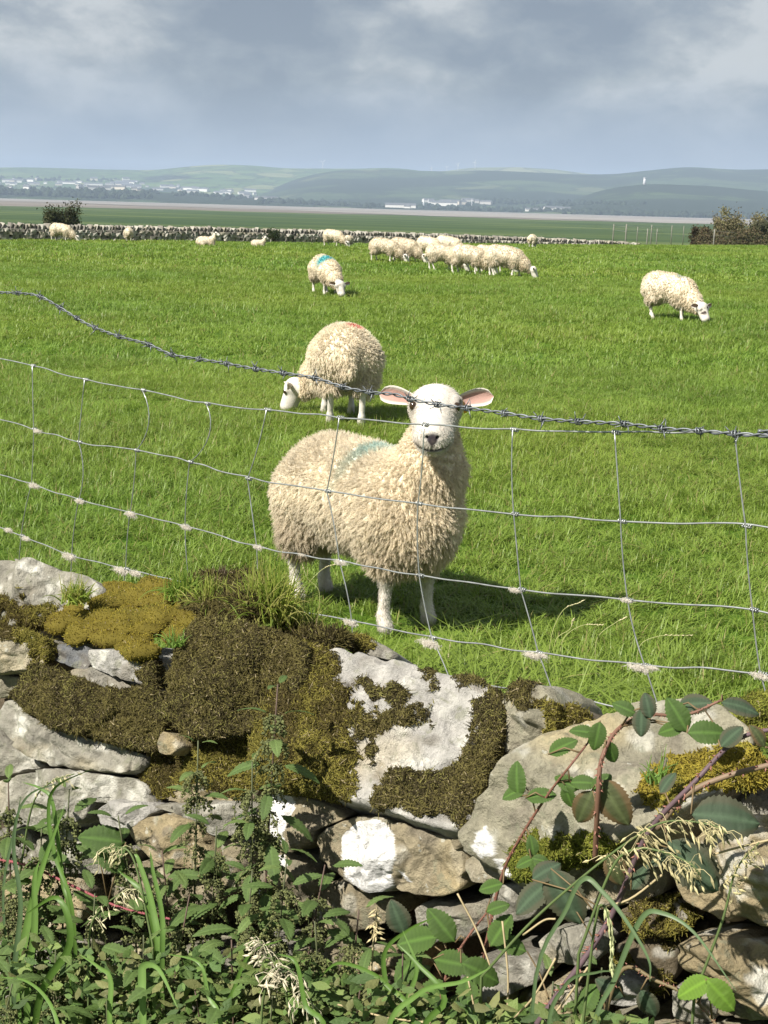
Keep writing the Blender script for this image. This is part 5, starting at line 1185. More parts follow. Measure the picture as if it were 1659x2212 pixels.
# the wall goes on in the same rough courses beyond both ends of the picture
for x0, x1, ytop in ((-760, -265, lambda x: np.interp(x, [-760, -265], [960, 1215])), (1765, 2230, lambda x: np.interp(x, [1765, 2230], [1560, 1700]))):
    xx = x0
    while xx < x1:
        ww = rgw.uniform(130, 190) * (.75 if x0 < 0 else 1.1); yy = float(ytop(xx)) + rgw.uniform(-15, 15)
        while yy < 2300:
            hh = rgw.uniform(80, 135) * (.75 if x0 < 0 else 1.1); cx, cy = xx + ww / 2, yy + hh / 2
            pl = [(cx + bx_ * ww * .49 * rgw.uniform(.84, 1.06), cy + by_ * hh * .49 * rgw.uniform(.8, 1.05)) for bx_, by_ in ((-1, -.7), (-.5, -1), (.4, -1), (1, -.8), (1, .5), (.7, 1), (-.3, 1), (-1, .8))]
            stone(pl, rgw.choice(['tan', 'grey', 'light', 'buff', 'ochre']), .02 + rgw.uniform(-.015, .02), 10, .035, .14, sid, res=.4); sid += 1; yy += hh
        xx += ww
# hearting: the dark rubble core behind the face stones
cv = []
al = np.linspace(-1.15, 1.0, 60); bl = np.linspace(-.09, -.30, 14)
def topz(a): return .735 + .03 * np.clip(a, -.5, .5)
g = []
for a in al:
    g.append([(a, -.09, 0.0)] + [(a, -.09, z) for z in np.linspace(.1, topz(a) - .05, 16)] + [(a, b, topz(a) - .02) for b in bl] + [(a, -.32, z) for z in np.linspace(topz(a) - .06, 0, 8)])
g = np.array(g); na_, nb_ = g.shape[:2]; gf = g.reshape(-1, 3)
HV = np.outer(gf[:, 0], tw) + np.outer(gf[:, 1], nw0) + np.outer(gf[:, 2], [0, 0, 1]) + W0 * [1, 1, 0]
HV += (np.stack([fbm(HV * 22, 3, 5 + q) for q in range(3)], 1)) * .022
hi_ = np.arange(na_ * nb_).reshape(na_, nb_); HF = np.stack([hi_[:-1, :-1], hi_[1:, :-1], hi_[1:, 1:], hi_[:-1, 1:]], -1).reshape(-1, 4)
o = link('hearting', new_mesh('hearting', HV - nwo, HF, np.tile((.10, .08, .055), (len(HV), 1)) * (1 + .4 * fbm(HV * 60, 3, 8))[:, None]), nwall, rock_mat)

# --- golden moss cushions on the wall top
def cushion(px0, poly, n, key, seed, back, rmin, rmax, name, label=None, strands=26000, ln=.0055):
    rg = np.random.default_rng(seed); prs = []
    xs_, ys_ = [p[0] for p in poly], [p[1] for p in poly]
    while len(prs) < n:
        x, y = rg.uniform(min(xs_), max(xs_)), rg.uniform(min(ys_), max(ys_))
        if not inpoly(np.array([x]), np.array([y]), poly)[0]: continue
        b = back[0] + (back[1] - back[0]) * (max(ys_) - y) / (max(ys_) - min(ys_)); P = wallpt(x, y, b); r = rg.uniform(rmin, rmax)
        prs.append((P, r * rg.uniform(1.0, 1.9), r * rg.uniform(.9, 1.3), r * rg.uniform(.55, .85)))
    allp = np.array([p[0] for p in prs]); lo = allp.min(0) - rmax * 2.2; hi = allp.max(0) + rmax * 2.2; h = .0045
    nn = np.ceil((hi - lo) / h).astype(int) + 1
    G = np.stack(np.meshgrid(*[lo[i] + h * np.arange(nn[i]) for i in range(3)], indexing='ij'), -1).astype(np.float32); sh = G.shape[:3]; G = G.reshape(-1, 3); d = np.full(len(G), 1.0, np.float32)
    M = np.stack([tw, nw0, [0, 0, 1.0]], 1)
    for P, a, b, c in prs:
        k = np.where(np.all(np.abs(G - P) < rmax * 3.2, axis=1))[0]; d[k] = smin(d[k], sd_ell(G[k], P, (a, b, c), M), .003)
    V, F = surface_nets(d.reshape(sh), lo, h)
    V = V + fbm(V * 60, 3, seed)[:, None] * .0025
    c = np.array(MOSSC[key]).mean(0) * .7; col = c * (1 + .4 * fbm(V * 40, 3, seed + 1))[:, None]
    o = link(name, new_mesh(name, V - nwo, F, col), nwall, moss_mat)
    moss_strands(V - nwo, F, np.ones(len(V)), strands, MOSSC[key], ln, .0008, seed + 2, o)
cushion(0, [(105, 1340), (170, 1300), (215, 1290), (260, 1265), (345, 1255), (400, 1290), (440, 1310), (460, 1335), (410, 1350), (380, 1400), (330, 1410), (240, 1400), (150, 1385), (105, 1370)], 58, 'gold', 401, (.03, .22), .010, .021, 'moss_cushion', strands=60000, ln=.0027)
cushion(0, [(425, 1256), (470, 1242), (530, 1252), (555, 1285), (540, 1325), (450, 1330), (420, 1290)], 12, 'brown', 402, (.10, .26), .014, .028, 'moss_cushion', strands=14000, ln=.007)
cushion(0, [(1400, 1700), (1470, 1655), (1560, 1630), (1640, 1625), (1640, 1680), (1520, 1690), (1440, 1730)], 16, 'gold', 403, (-.01, .06), .010, .018, 'moss_cushion', strands=16000)
cushion(0, [(620, 1375), (700, 1380), (760, 1395), (700, 1400)], 8, 'brown', 404, (.12, .2), .012, .02, 'moss_cushion', strands=8000, ln=.01)
# ================================================================ PLANTS ON THE NEAR SIDE OF THE WALL
leaf_mat = mat_attr('leaf_green', 0.55, 0.35, nscale=70, namt=0.28, bump=0.35, bscale=260, trans=0.28)
stem_mat = mat_attr('plant_stem', 0.6, 0.3, nscale=60, namt=0.3)
def leaf_mesh(name, W, teeth, c0, c1, fold=.25, curl=.25, pleat=.0, base=.35, n=14, amp=.12, vein=(.6, 1.35), edge=None, seed=0):
    """unit-length serrated leaf along +x, upper side +z; veins as raised pleats"""
    rg = np.random.default_rng(seed); V, C, F = [], [], []; K = 9
    c0 = np.array(c0); c1 = np.array(c1)
    st = np.linspace(0, 1, n * 2 + 1)
    for i, t in enumerate(st):
        w = W / 2 * (math.sin(math.pi * min(1, t ** base)) ** .85) * (1.0 if t < .999 else 0)
        w = W / 2 * (t ** .55 * (1 - t) ** .72) * 2.05 if base == 0 else w
        tooth = 1 + amp * (1 if i % 2 else -.6) * (0 < t < 1)
        for j in range(K):
            s = j / (K - 1) * 2 - 1; e = abs(s); ww = w * (tooth if e > .9 else 1)
            x = t + (.05 * e ** 1.5 if e < 1 else .05 + .018 * (i % 2)) * (1 - t); z = fold * e * w * 1.2 - curl * (t - .25) ** 2 + pleat * math.sin(i * math.pi + 0) * e * (1 - e) * 2 - .06 * e * e * W
            V.append((x, s * ww, z + rg.normal(0, .006)))
            k = .5 + .5 * math.sin(i * math.pi); c = c0 * (1 - e * .5) + c1 * e * .5
            if j == K // 2: c = c * vein[1]
            elif i % 2: c = c * .88
            if edge is not None and e > .7: c = c * .35 + np.array(edge) * .65
            C.append(c)
    for i in range(n * 2):
        for j in range(K - 1): a = i * K + j; F.append((a, a + 1, a + K + 1, a + K))
    return new_mesh(name, np.array(V), np.array(F), np.clip(np.array(C), 0, .8))
NET = [leaf_mesh('nettle_leaf', .40, 1, (.088, .142, .040), (.115, .178, .050), .22, .30, .02, base=0, n=9, amp=.20, seed=k) for k in range(2)] + [leaf_mesh('nettle_leaf', .36, 1, (.13, .19, .058), (.155, .225, .066), .15, .45, .02, base=0, n=9, amp=.2, seed=9)]
BRM = [leaf_mesh('bramble_leaf', .68, 1, (.055, .105, .020), (.095, .165, .035), .16, .2, .03, base=0, n=11, amp=.10, vein=(1, 1.8), seed=3), leaf_mesh('bramble_leaf', .74, 1, (.05, .08, .045), (.068, .10, .056), .08, .25, .03, base=0, n=12, amp=.08, vein=(1, 1.6), edge=(.09, .08, .05), seed=4),
       leaf_mesh('bramble_leaf', .72, 1, (.072, .09, .035), (.105, .105, .045), .1, .35, .03, base=0, n=12, amp=.08, vein=(1, 1.5), edge=(.16, .09, .045), seed=5), leaf_mesh('bramble_leaf', .66, 1, (.12, .22, .025), (.16, .28, .04), .12, .2, .03, base=0, n=11, amp=.09, vein=(1, 1.4), seed=6)]
for me in NET + BRM: me.materials.append(leaf_mat)
def xform(p, d, up, s, roll=0.0, wscale=1.0):
    d = unit(d); up = np.asarray(up, float); y = np.cross(up, d)
    y = unit(y) if np.linalg.norm(y) > 1e-6 else np.array([0, 1.0, 0]); z = np.cross(d, y)
    if roll: y, z = y * math.cos(roll) + z * math.sin(roll), z * math.cos(roll) - y * math.sin(roll)
    M = Matrix.Identity(4)
    for i in range(3): M[i][0], M[i][1], M[i][2], M[i][3] = d[i] * s, y[i] * s * wscale, z[i] * s, p[i]
    return M
# drooping flower strings of the nettle
def tassel_mesh(seed):
    rg = np.random.default_rng(seed); mb = MB()
    for b in range(3):
        a = rg.uniform(0, 6.28); L_ = rg.uniform(.6, 1.0); p = np.zeros(3)
        pts = [np.array([math.cos(a) * .45 * math.sin(min(t * 2, 1.57)) * L_, math.sin(a) * .45 * math.sin(min(t * 2, 1.57)) * L_, -.75 * t ** 1.6 * L_]) for t in np.linspace(0, 1, 5)]
        mb.tube(pts, .012, 3, (.11, .13, .05))
        for q in range(15):
            t = rg.uniform(.15, 1); i = min(3, int(t * 4)); c = pts[i] + (pts[i + 1] - pts[i]) * (t * 4 - i) + rg.normal(0, .045, 3); r = rg.uniform(.03, .06); col = np.array((.14, .155, .055)) * rg.uniform(.6, 1.5)
            mb.add([c + np.array(v) * r for v in ((1, 0, 0), (-1, 0, 0), (0, 1, 0), (0, -1, 0), (0, 0, 1), (0, 0, -1))], [(0, 2, 4), (2, 1, 4), (1, 3, 4), (3, 0, 4), (2, 0, 5), (1, 2, 5), (3, 1, 5), (0, 3, 5)], col)
    me = mb.mesh('flower_tassel', False); me.materials.append(leaf_mat); return me
TAS = [tassel_mesh(k) for k in range(4)]
def nettle(px, py, front, seed, label, leaf=.05, nodes=9, gap=.045, tass=5, lean=(0, 0), shrink=.75):
    rg = np.random.default_rng(500 + seed); top = wallpt(px, py, -front); base = np.array([top[0] + lean[0] + rg.normal(0, .02), top[1] - .03 + lean[1], 0.0])
    r = thing('nettle', label, 'nettle', tuple(base), 0, 'nettles in front of the wall'); bo = base
    bend = rg.normal(0, .02, 3) * [1, 1, 0]; f_ = lambda t: base * (1 - t) + top * t + bend * math.sin(t * math.pi) + np.array([lean[0], lean[1], 0]) * -.25 * math.sin(t * math.pi)
    pts = np.array([f_(t) for t in np.linspace(0, 1, 18)]); mb = MB(); mb.tube(pts - bo, np.linspace(.0028, .0009, 18), 5, (.075, .085, .04) if seed % 3 else (.09, .06, .045)); link('stem', mb.mesh('nettle_stem'), r, stem_mat)
    H_ = np.linalg.norm(top - base); a0 = rg.uniform(0, 3.14)
    for k in range(nodes):
        t = 1 - (k + .25) * gap / H_ * (1 if k else .4)
        if t < .05: break
        p = f_(t); a = a0 + k * 1.571 + rg.normal(0, .15); s_ = leaf * 1.05 * min(1, .55 + .17 * k) * rg.uniform(.85, 1.15)
        for sgn in (0, math.pi):
            if rg.random() < .12 and k > 2: continue
            dr = np.array([math.cos(a + sgn), math.sin(a + sgn), .55 - .14 * k + rg.normal(0, .12)]); dr = unit(dr); pet = s_ * .28; q = p + dr * pet
            o = copy_leaf(NET[rg.integers(0, 3) if k < 3 else rg.integers(0, 2)], 'leaf', r, xform(q - bo, dr + [0, 0, -.12 - .05 * k], (0, 0, 1), s_, rg.normal(0, .25)))
        if 1 <= k <= tass:
            for _ in range(4):
                link('flower_tassel', TAS[rg.integers(4)], r).matrix_basis = xform(p - bo, (math.cos(a + rg.uniform(0, 6)), math.sin(a + 1.5), 0), (0, 0, 1), rg.uniform(.028, .05))
    return r
def copy_leaf(me, nm, parent, M):
    o = link(nm, me, parent); o.matrix_basis = M; return o
NP = [(600, 1478, .10, .042, 12, 'tall nettle with small upper leaves standing against the mossy block'), (428, 1600, .10, .040, 9, 'nettle with pale tip leaves below the long mossy stone'), (545, 1640, .11, .034, 10, 'nettle full of flower strings beside the mossy slab'),
      (702, 1868, .12, .056, 9, 'nettle with large pointed leaves in front of the stone with the big white patch'), (468, 1785, .13, .05, 9, 'broad leaved nettle in front of the yellow stone'), (150, 1705, .12, .05, 9, 'nettle reaching over the pale flat stones'), (18, 1690, .14, .05, 9, 'nettle at the outer edge of the pale flat stones'),
      (255, 1762, .15, .05, 9, 'nettle in front of the small white stone'), (90, 1790, .15, .055, 9, 'nettle among wide grass blades under the pale stones'), (350, 1838, .14, .05, 9, 'nettle hung with flower strings below the yellow stone'), (545, 1880, .14, .05, 9, 'nettle beside the stone with two white flecks'), (620, 1850, .15, .046, 9, 'nettle between two white flecked stones'),
      (775, 1965, .13, .055, 8, 'low nettle under the big white patch'), (40, 1880, .17, .055, 9, 'dark nettle at the foot of the ochre stone'), (205, 1930, .17, .058, 9, 'nettle with drooping lower leaves in the thick of the bed'), (410, 1930, .17, .055, 9, 'nettle with red stem in the middle of the bed'), (680, 1990, .16, .058, 8, 'low leafy nettle beneath the large pointed one'), (310, 2020, .19, .06, 8, 'dense nettle deep in the bed'),
      (500, 2030, .19, .06, 8, 'dense nettle with tangled flower strings'), (620, 2060, .18, .06, 8, 'low nettle close to the drooping oat heads'), (120, 2050, .20, .06, 8, 'low nettle under the wide grass blades'), (870, 2060, .15, .05, 7, 'small nettle beneath the bramble leaves'), (590, 2130, .20, .06, 7, 'broad low nettle at the front of the bed'), (30, 2110, .22, .06, 7, 'low nettle at the outer end of the bed'),
      (420, 2130, .21, .06, 7, 'low nettle with crowded leaves at the front of the bed'), (1195, 2120, .14, .05, 6, 'small nettle at the root of the thick bramble cane'), (230, 2150, .22, .06, 7, 'leafy low nettle at the front of the bed'), (780, 2120, .19, .055, 7, 'low nettle among arching grass blades'), (1300, 2090, .13, .04, 6, 'small pale nettle shoot beside the purple cane')]
for k, (x, y, fr, lf, nd, lb) in enumerate(NP): nettle(x, y, fr, k, lb, lf, nd + 3, gap=.031 if k else .029, tass=14 if k in (0, 2, 9) else 7, lean=((RNG.normal(0, .03)), 0))

# --- brambles
def thorny(pts, r0, r1, col, seed, thorns=True):
    rg = np.random.default_rng(seed); P = spline(pts, 8); mb = MB(); n = len(P); rad = np.linspace(r0, r1, n); mb.tube(P, rad, 7, col)
    if thorns:
        T = np.gradient(P, axis=0)
        for i in range(2, n - 1):
            for _ in range(2):
                t_ = unit(T[i]); v = rg.normal(0, 1, 3); v = unit(v - t_ * (v @ t_)); p = P[i] + (P[i] - P[i - 1]) * rg.random() + v * rad[i] * .8
                mb.tube([p, p + v * rad[i] * 1.3 - t_ * rad[i] * .7], [rad[i] * .42, rad[i] * .04], 4, (.26, .12, .09))
    return mb.mesh('bramble_cane')
def bramble(label, path, r0, r1, col, leaves, seed, front=.13):
    rg = np.random.default_rng(700 + seed); pts = [wallpt(x, y, -(f if f is not None else front)) for x, y, f in path]; base = pts[0]
    r = thing('bramble', label, 'bramble', tuple(base), 0, 'brambles on the wall'); link('cane', thorny(np.array(pts) - base, r0 * .66, r1 * .66, col, seed), r, stem_mat)
    P = spline(pts, 8)
    for (x, y, s, ang, kind, f) in leaves:
        q = wallpt(x, y, -(f if f else front + .01)); i = int(np.argmin(np.linalg.norm(P - q, axis=1)))
        # ang: direction of the tip in the picture plane (degrees, 0 = right, 90 = up)
        a = math.radians(ang); d = cR * math.cos(a) + cU * math.sin(a) + rg.normal(0, .12, 3); size = s / FPX * q[1]
        start = q - unit(d) * size * .5
        nrm = -cF * .75 + np.array([-.25, 0, .65]) + rg.normal(0, .18, 3)
        copy_leaf(BRM[kind], 'leaf', r, xform(start - base, d, nrm, size, 0))
        mb = MB(); m1 = (P[i] + start) / 2 + [0, 0, .006]; mb.tube(np.array([P[i], m1, start]) - base, [.0011, .0009, .0008], 4, (.14, .10, .05)); link('leaf_stalk', mb.mesh('leaf_stalk'), r, stem_mat)
    return r
PUR = (.10, .065, .075); RED_ = (.15, .07, .05); BRN = (.17, .12, .08)
bramble('slender red bramble shoot with young green leaves across the big boulder', [(1010, 2260, .10), (1050, 2040, .10), (1085, 1890, .11), (1130, 1800, .13), (1185, 1715, .14), (1235, 1650, .15), (1270, 1605, .13)], .0032, .0014, RED_,
        [(1116, 1684, 82, 100, 0, None), (1168, 1718, 72, 10, 0, None), (1110, 1712, 60, 200, 0, None), (1225, 1692, 62, 165, 0, None), (1262, 1690, 66, 10, 0, None), (1228, 1722, 62, -80, 0, None), (1215, 1612, 75, 30, 0, None), (1290, 1590, 70, -100, 0, None), (1262, 1580, 66, 170, 0, None), (1150, 1828, 52, 110, 0, None), (1135, 1862, 50, 200, 0, None), (1168, 1858, 46, -20, 0, None), (1158, 1875, 46, -80, 0, None), (1060, 1915, 60, 190, 0, None), (1075, 1960, 60, 20, 0, None)], 1)
bramble('bristly red bramble branch with dark leaves over the crest of the boulder', [(1285, 1860, .12), (1292, 1720, .15), (1300, 1640, .15), (1335, 1575, .13), (1400, 1545, .09), (1480, 1545, .07), (1560, 1512, .05)], .0042, .002, (.15, .08, .055),
        [(1325, 1735, 125, -60, 2, None), (1262, 1745, 95, -120, 2, None), (1300, 1690, 60, 40, 0, None), (1320, 1625, 60, -60, 0, None), (1385, 1560, 66, -90, 1, None), (1465, 1545, 90, 110, 0, None), (1450, 1575, 62, 200, 0, None), (1530, 1582, 100, 10, 0, None), (1400, 1525, 60, 90, 1, None), (1350, 1530, 60, 160, 0, None), (1500, 1520, 80, 30, 1, .05), (1600, 1525, 90, -20, 1, .05), (1580, 1590, 70, 40, 1, None)], 2)
bramble('thick purple bramble cane slanting past the boulder with big dull leaves', [(1100, 2300, .16), (1190, 2170, .16), (1270, 2060, .15), (1330, 1960, .14), (1400, 1800, .16), (1500, 1690, .16), (1590, 1600, .13), (1680, 1572, .11)], .0052, .0030, PUR,
        [(1570, 1765, 165, -5, 1, .17), (1500, 1870, 165, -50, 1, .17), (1430, 1850, 70, 200, 1, .15), (1220, 1940, 150, -60, 1, .15), (1150, 1935, 110, 215, 1, .15), (1180, 1880, 80, 30, 1, .15), (1330, 1880, 85, -70, 2, .15), (1380, 1895, 70, 60, 1, .15), (1440, 1690, 60, 60, 1, None), (1100, 2040, 90, 160, 0, .13)], 3)
bramble('dry brown bramble stem lying along the mossy ledge', [(1420, 1790, .12), (1480, 1720, .12), (1560, 1680, .11), (1680, 1648, .10)], .0046, .004, BRN, [(1640, 1590, 60, 120, 2, None)], 4)
bramble('bramble with fresh bright green pair of leaves under the ochre boulder', [(1280, 2300, .16), (1340, 2100, .15), (1420, 2120, .15), (1500, 2160, .15), (1560, 2230, .16)], .0036, .002, (.13, .10, .05), [(1500, 2132, 92, 205, 3, .18), (1558, 2150, 104, -50, 3, .18), (1320, 2135, 80, 150, 1, .15), (1270, 2160, 90, -110, 0, .15), (1400, 2170, 80, -60, 1, .15)], 5)
bramble('green bramble spray in front of the lower courses below the white patch', [(930, 2300, .15), (960, 2120, .14), (1000, 2040, .13), (1060, 1960, .12)], .003, .0016, RED_, [(955, 2000, 100, 130, 0, None), (900, 2030, 110, 190, 0, None), (980, 2080, 100, -10, 0, None), (1040, 2100, 110, -30, 0, None), (880, 2090, 100, 220, 0, None), (860, 1985, 90, 95, 1, None), (1080, 2010, 90, 60, 0, None), (1010, 2150, 100, -90, 0, None), (930, 2140, 90, 200, 0, None)], 6)
bramble('red bramble runner with one broad leaf among the nettles', [(-40, 1850, .14), (60, 1870, .14), (160, 1915, .14), (260, 1960, .15), (390, 1990, .15)], .003, .002, (.22, .06, .07), [(222, 1812, 110, 175, 0, .16), (240, 1860, 80, -30, 0, .15), (100, 1840, 70, 80, 0, .15)], 7)

# --- broad-bladed grasses
blade_mat = mat_attr('broad_grass', 0.45, 0.4, nscale=40, namt=0.2, trans=0.35)
def blade_mesh(pts, width, col, seed):
    rg = np.random.default_rng(seed); P = spline(pts, 6); n = len(P); T = np.gradient(P, axis=0); T /= np.linalg.norm(T, axis=1)[:, None]
    side = np.cross(T, -cF + rg.normal(0, .25, 3)); side /= np.linalg.norm(side, axis=1)[:, None]; up = np.cross(side, T); t = np.linspace(0, 1, n)
    w = width / 2 * np.minimum(1, .22 + t * 1.5) * (1 - t ** 2.6) ** .8 + .0002
    V = np.stack([P - side * w[:, None] + up * (w * .35)[:, None], P, P + side * w[:, None] + up * (w * .35)[:, None]], 1).reshape(-1, 3)
    F = [(i * 3 + j, i * 3 + j + 1, i * 3 + j + 4, i * 3 + j + 3) for i in range(n - 1) for j in range(2)]
    c = np.tile(np.array(col), (len(V), 1)); c[1::3] *= 1.25; return new_mesh('grass_blade', V, np.array(F), c)
def grass_plant(label, blades, front=.17, seed=0):
    b0 = wallpt(blades[0][0][0][0], blades[0][0][0][1], -front); base = np.array([b0[0], b0[1], 0.0]); r = thing('broad_grass', label, 'grass', tuple(base), 0, 'broad bladed grasses in front of the wall')
    for k, (path, wpx, col) in enumerate(blades):
        pts = [wallpt(x, y, -front - .01 * k) for x, y in path]; root = base + np.array([.004 * k, 0, 0]); pts = [root, (root + pts[0]) / 2 + [0, 0, .02]] + pts
        o = link('blade', blade_mesh(np.array(pts) - base, wpx / FPX * base[1] * 1.0, col, seed * 10 + k), r, blade_mat)
    return r
GA, GB, GC = (.085, .16, .030), (.12, .21, .05), (.075, .12, .055)
grass_plant('grass with wide upright blades beside the ochre stone', [([(40, 2150), (60, 2000), (90, 1880), (140, 1740)], 24, GB), ([(60, 2150), (75, 2010), (75, 1900), (85, 1860)], 20, GB), ([(30, 2150), (45, 1960), (30, 1830), (45, 1720)], 14, GC), ([(80, 2180), (150, 2040), (125, 1940), (55, 1975)], 20, GA)], .18, 1)
grass_plant('grass with long dark blades crossing the pale flat stones', [([(150, 2000), (135, 1900), (115, 1740), (90, 1705), (50, 1690)], 12, GA), ([(160, 2000), (120, 1850), (105, 1760), (120, 1700), (200, 1660)], 12, GA), ([(10, 2000), (30, 1800), (60, 1720), (130, 1690)], 8, GC)], .16, 2)
grass_plant('grass with two broad bent blades in the middle of the nettle bed', [([(330, 2100), (330, 2000), (300, 1920), (255, 1880)], 26, GA), ([(345, 2100), (330, 1960), (300, 1860), (290, 1845)], 18, GB), ([(350, 2100), (350, 1980), (330, 1880), (325, 1840)], 14, GB)], .17, 3)
grass_plant('grass with a bright blade folded over at its tip', [([(310, 2230), (308, 2120), (312, 2085), (345, 2095), (385, 2180)], 24, (.15, .25, .07)), ([(240, 2250), (240, 2120), (215, 2090), (170, 2060)], 16, GB)], .22, 4)
grass_plant('grass arching across the shade under the white patched stone', [([(880, 2260), (842, 2160), (830, 2060), (880, 2010), (940, 1980)], 14, GA), ([(860, 2260), (880, 2160), (900, 2090), (870, 2010)], 15, GB), ([(900, 2260), (840, 2130), (740, 2080), (690, 2110)], 14, GA), ([(900, 2280), (960, 2160), (900, 2080), (860, 2040)], 16, GA), ([(830, 2280), (900, 2150), (1000, 2120), (1060, 2090)], 14, GB)], .18, 5)
grass_plant('grass with grey green blades drooping over the dark mossy stones', [([(1270, 2290), (1330, 2110), (1385, 1985), (1430, 1972), (1500, 2015), (1590, 2140)], 14, (.10, .155, .07)), ([(1150, 2180), (1225, 1960), (1262, 1898), (1300, 1925), (1350, 1985), (1400, 2070), (1404, 2120)], 13, (.10, .155, .07)), ([(1180, 2290), (1220, 2130), (1290, 2100), (1320, 2098)], 10, (.09, .14, .06))], .20, 6)
grass_plant('grass with narrow blades at the foot of the nettles', [([(460, 2250), (500, 2150), (540, 2060), (610, 2030)], 12, GA), ([(480, 2250), (450, 2150), (430, 2080), (360, 2060)], 12, GB), ([(700, 2270), (660, 2170), (640, 2080), (600, 2060)], 14, GA), ([(150, 2280), (110, 2170), (60, 2120), (0, 2110)], 14, GB)], .21, 7)
# --- oat grasses: stalk with hanging spikelets
straw_mat = mat_attr('straw', 0.6, 0.25, nscale=60, namt=0.2, trans=0.15)
def oat(label, path, head_from, n, seed, front=.18, col=(.42, .37, .20), stem=(.10, .14, .05), name='oat_grass', hang=.018, sz=.010):
    rg = np.random.default_rng(900 + seed); P = spline([wallpt(x, y, -front) for x, y in path], 10); base = np.array([P[0][0], P[0][1], 0.0]); r = thing(name, label, 'grass stalk', tuple(base), 0, 'flowering grass stalks')
    mb = MB(); PP = np.vstack([base, P]); mb.tube(PP - base, np.linspace(.0016, .0007, len(PP)), 5, stem); link('stalk', mb.mesh('stalk'), r, straw_mat)
    hb = MB(); i0 = int(len(P) * head_from)
    for k in range(n):
        i = rg.integers(i0, len(P)); p = P[i] - base; d = np.array([rg.normal(0, 1), rg.normal(0, 1), rg.normal(.1, .5)]); e = p + unit(d) * hang * rg.uniform(.4, 1.1) + [0, 0, -.4 * hang]
        hb.tube([p, (p + e) / 2 + [0, 0, .003], e], .0003, 3, col); dn = unit(np.array([rg.normal(0, .35), rg.normal(0, .35), -.8]) + unit(P[min(i + 3, len(P) - 1)] - P[max(i - 3, 0)]) * .7); L_ = sz * rg.uniform(.7, 1.3)
        hb.tube([e, e + dn * L_ * .4, e + dn * L_], [.0004, .0014, .0001], 5, np.array(col) * rg.uniform(.8, 1.35))
    link('seed_head', hb.mesh('seed_head', False), r, straw_mat)
oat('long oat grass leaning over the boulder with pale hanging seeds', [(1040, 2110), (1150, 1990), (1270, 1885), (1370, 1810), (1440, 1775), (1530, 1780), (1570, 1800)], .38, 70, 1, .19)
oat('drooping oat seed head in front of the large dull bramble leaf', [(1250, 2060), (1320, 1880), (1370, 1835), (1430, 1840), (1490, 1865), (1512, 1890)], .45, 40, 2, .20)
oat('fine seed head spreading over the ochre boulder', [(1500, 2150), (1560, 1990), (1590, 1880), (1640, 1820)], .5, 40, 3, .16, hang=.014, sz=.006)
oat('oat seed head with pale husks at the foot of the nettles', [(640, 2260), (610, 2120), (580, 2060), (560, 2030)], .35, 60, 4, .21, (.50, .45, .33))
oat('oat seed heads drooping in the thick of the nettle bed', [(560, 2290), (570, 2150), (600, 2090), (640, 2110), (660, 2170)], .4, 50, 5, .22, (.50, .45, .33))
oat('pale oat stalk between nettles in front of the pale stones', [(190, 2100), (200, 1990), (260, 1930), (300, 1920)], .35, 30, 6, .18, (.48, .44, .28))
oat('short seed head over the broad bramble leaf among nettles', [(330, 2040), (290, 1860), (250, 1830), (210, 1845)], .5, 24, 7, .18, (.46, .42, .25))
oat('upright dry seed head below the white patched stone', [(800, 2110), (808, 2020), (815, 1960)], .45, 26, 8, .15, (.50, .42, .24), (.4, .34, .2), hang=.005, sz=.009)
oat('hanging ryegrass ear by the purple cane', [(1260, 2200), (1285, 2000), (1300, 1955), (1318, 2000), (1325, 2110)], .55, 30, 9, .19, (.40, .42, .22), hang=.003, sz=.009)
oat('thin seed head before the pale flat stones', [(40, 1900), (70, 1740), (110, 1690), (160, 1672)], .5, 20, 10, .14, (.44, .40, .24), hang=.010, sz=.007)
# --- dead stalks
def dry_stalk(label, a, b, front, r=.0011):
    p0, p1 = wallpt(*a, -front), wallpt(*b, -front); base = p0; mb = MB(); m1 = (p0 + p1) / 2 + RNG.normal(0, .004, 3); mb.tube(spline([p0 - base, m1 - base, p1 - base], 5), r, 5, (.42, .34, .20))
    tag(link('dry_stalk', mb.mesh('dry_stalk'), None, straw_mat, loc=tuple(base)), label, 'stalk', 'dead stalks among the plants')
for k, (a, b, f, lb) in enumerate([((1095, 2200), (1085, 1990), .15, 'upright dead stalk beside the green bramble spray'), ((1060, 2090), (988, 1930), .14, 'dead stalk slanting under the stone with the white patch'), ((1030, 2260), (1010, 2110), .16, 'reddish dead stalk at the foot of the bramble spray'), ((1290, 1960), (1430, 1890), .17, 'straw lying under the large round bramble leaf'), ((1500, 1860), (1680, 1810), .15, 'long straw crossing the ochre boulder'),
        ((1180, 2210), (1270, 2090), .17, 'straw leaning on the purple cane'), ((1110, 2200), (1200, 2070), .17, 'thin straw beside the purple cane'), ((1130, 2020), (1200, 1985), .15, 'short straw beneath the dull bramble leaf'), ((930, 2210), (730, 2170), .2, 'dead stem lying across the grass blades'), ((1060, 2180), (1020, 2240), .17, 'thick tan stalk at the foot of the bramble spray')]): dry_stalk(lb, a, b, f)
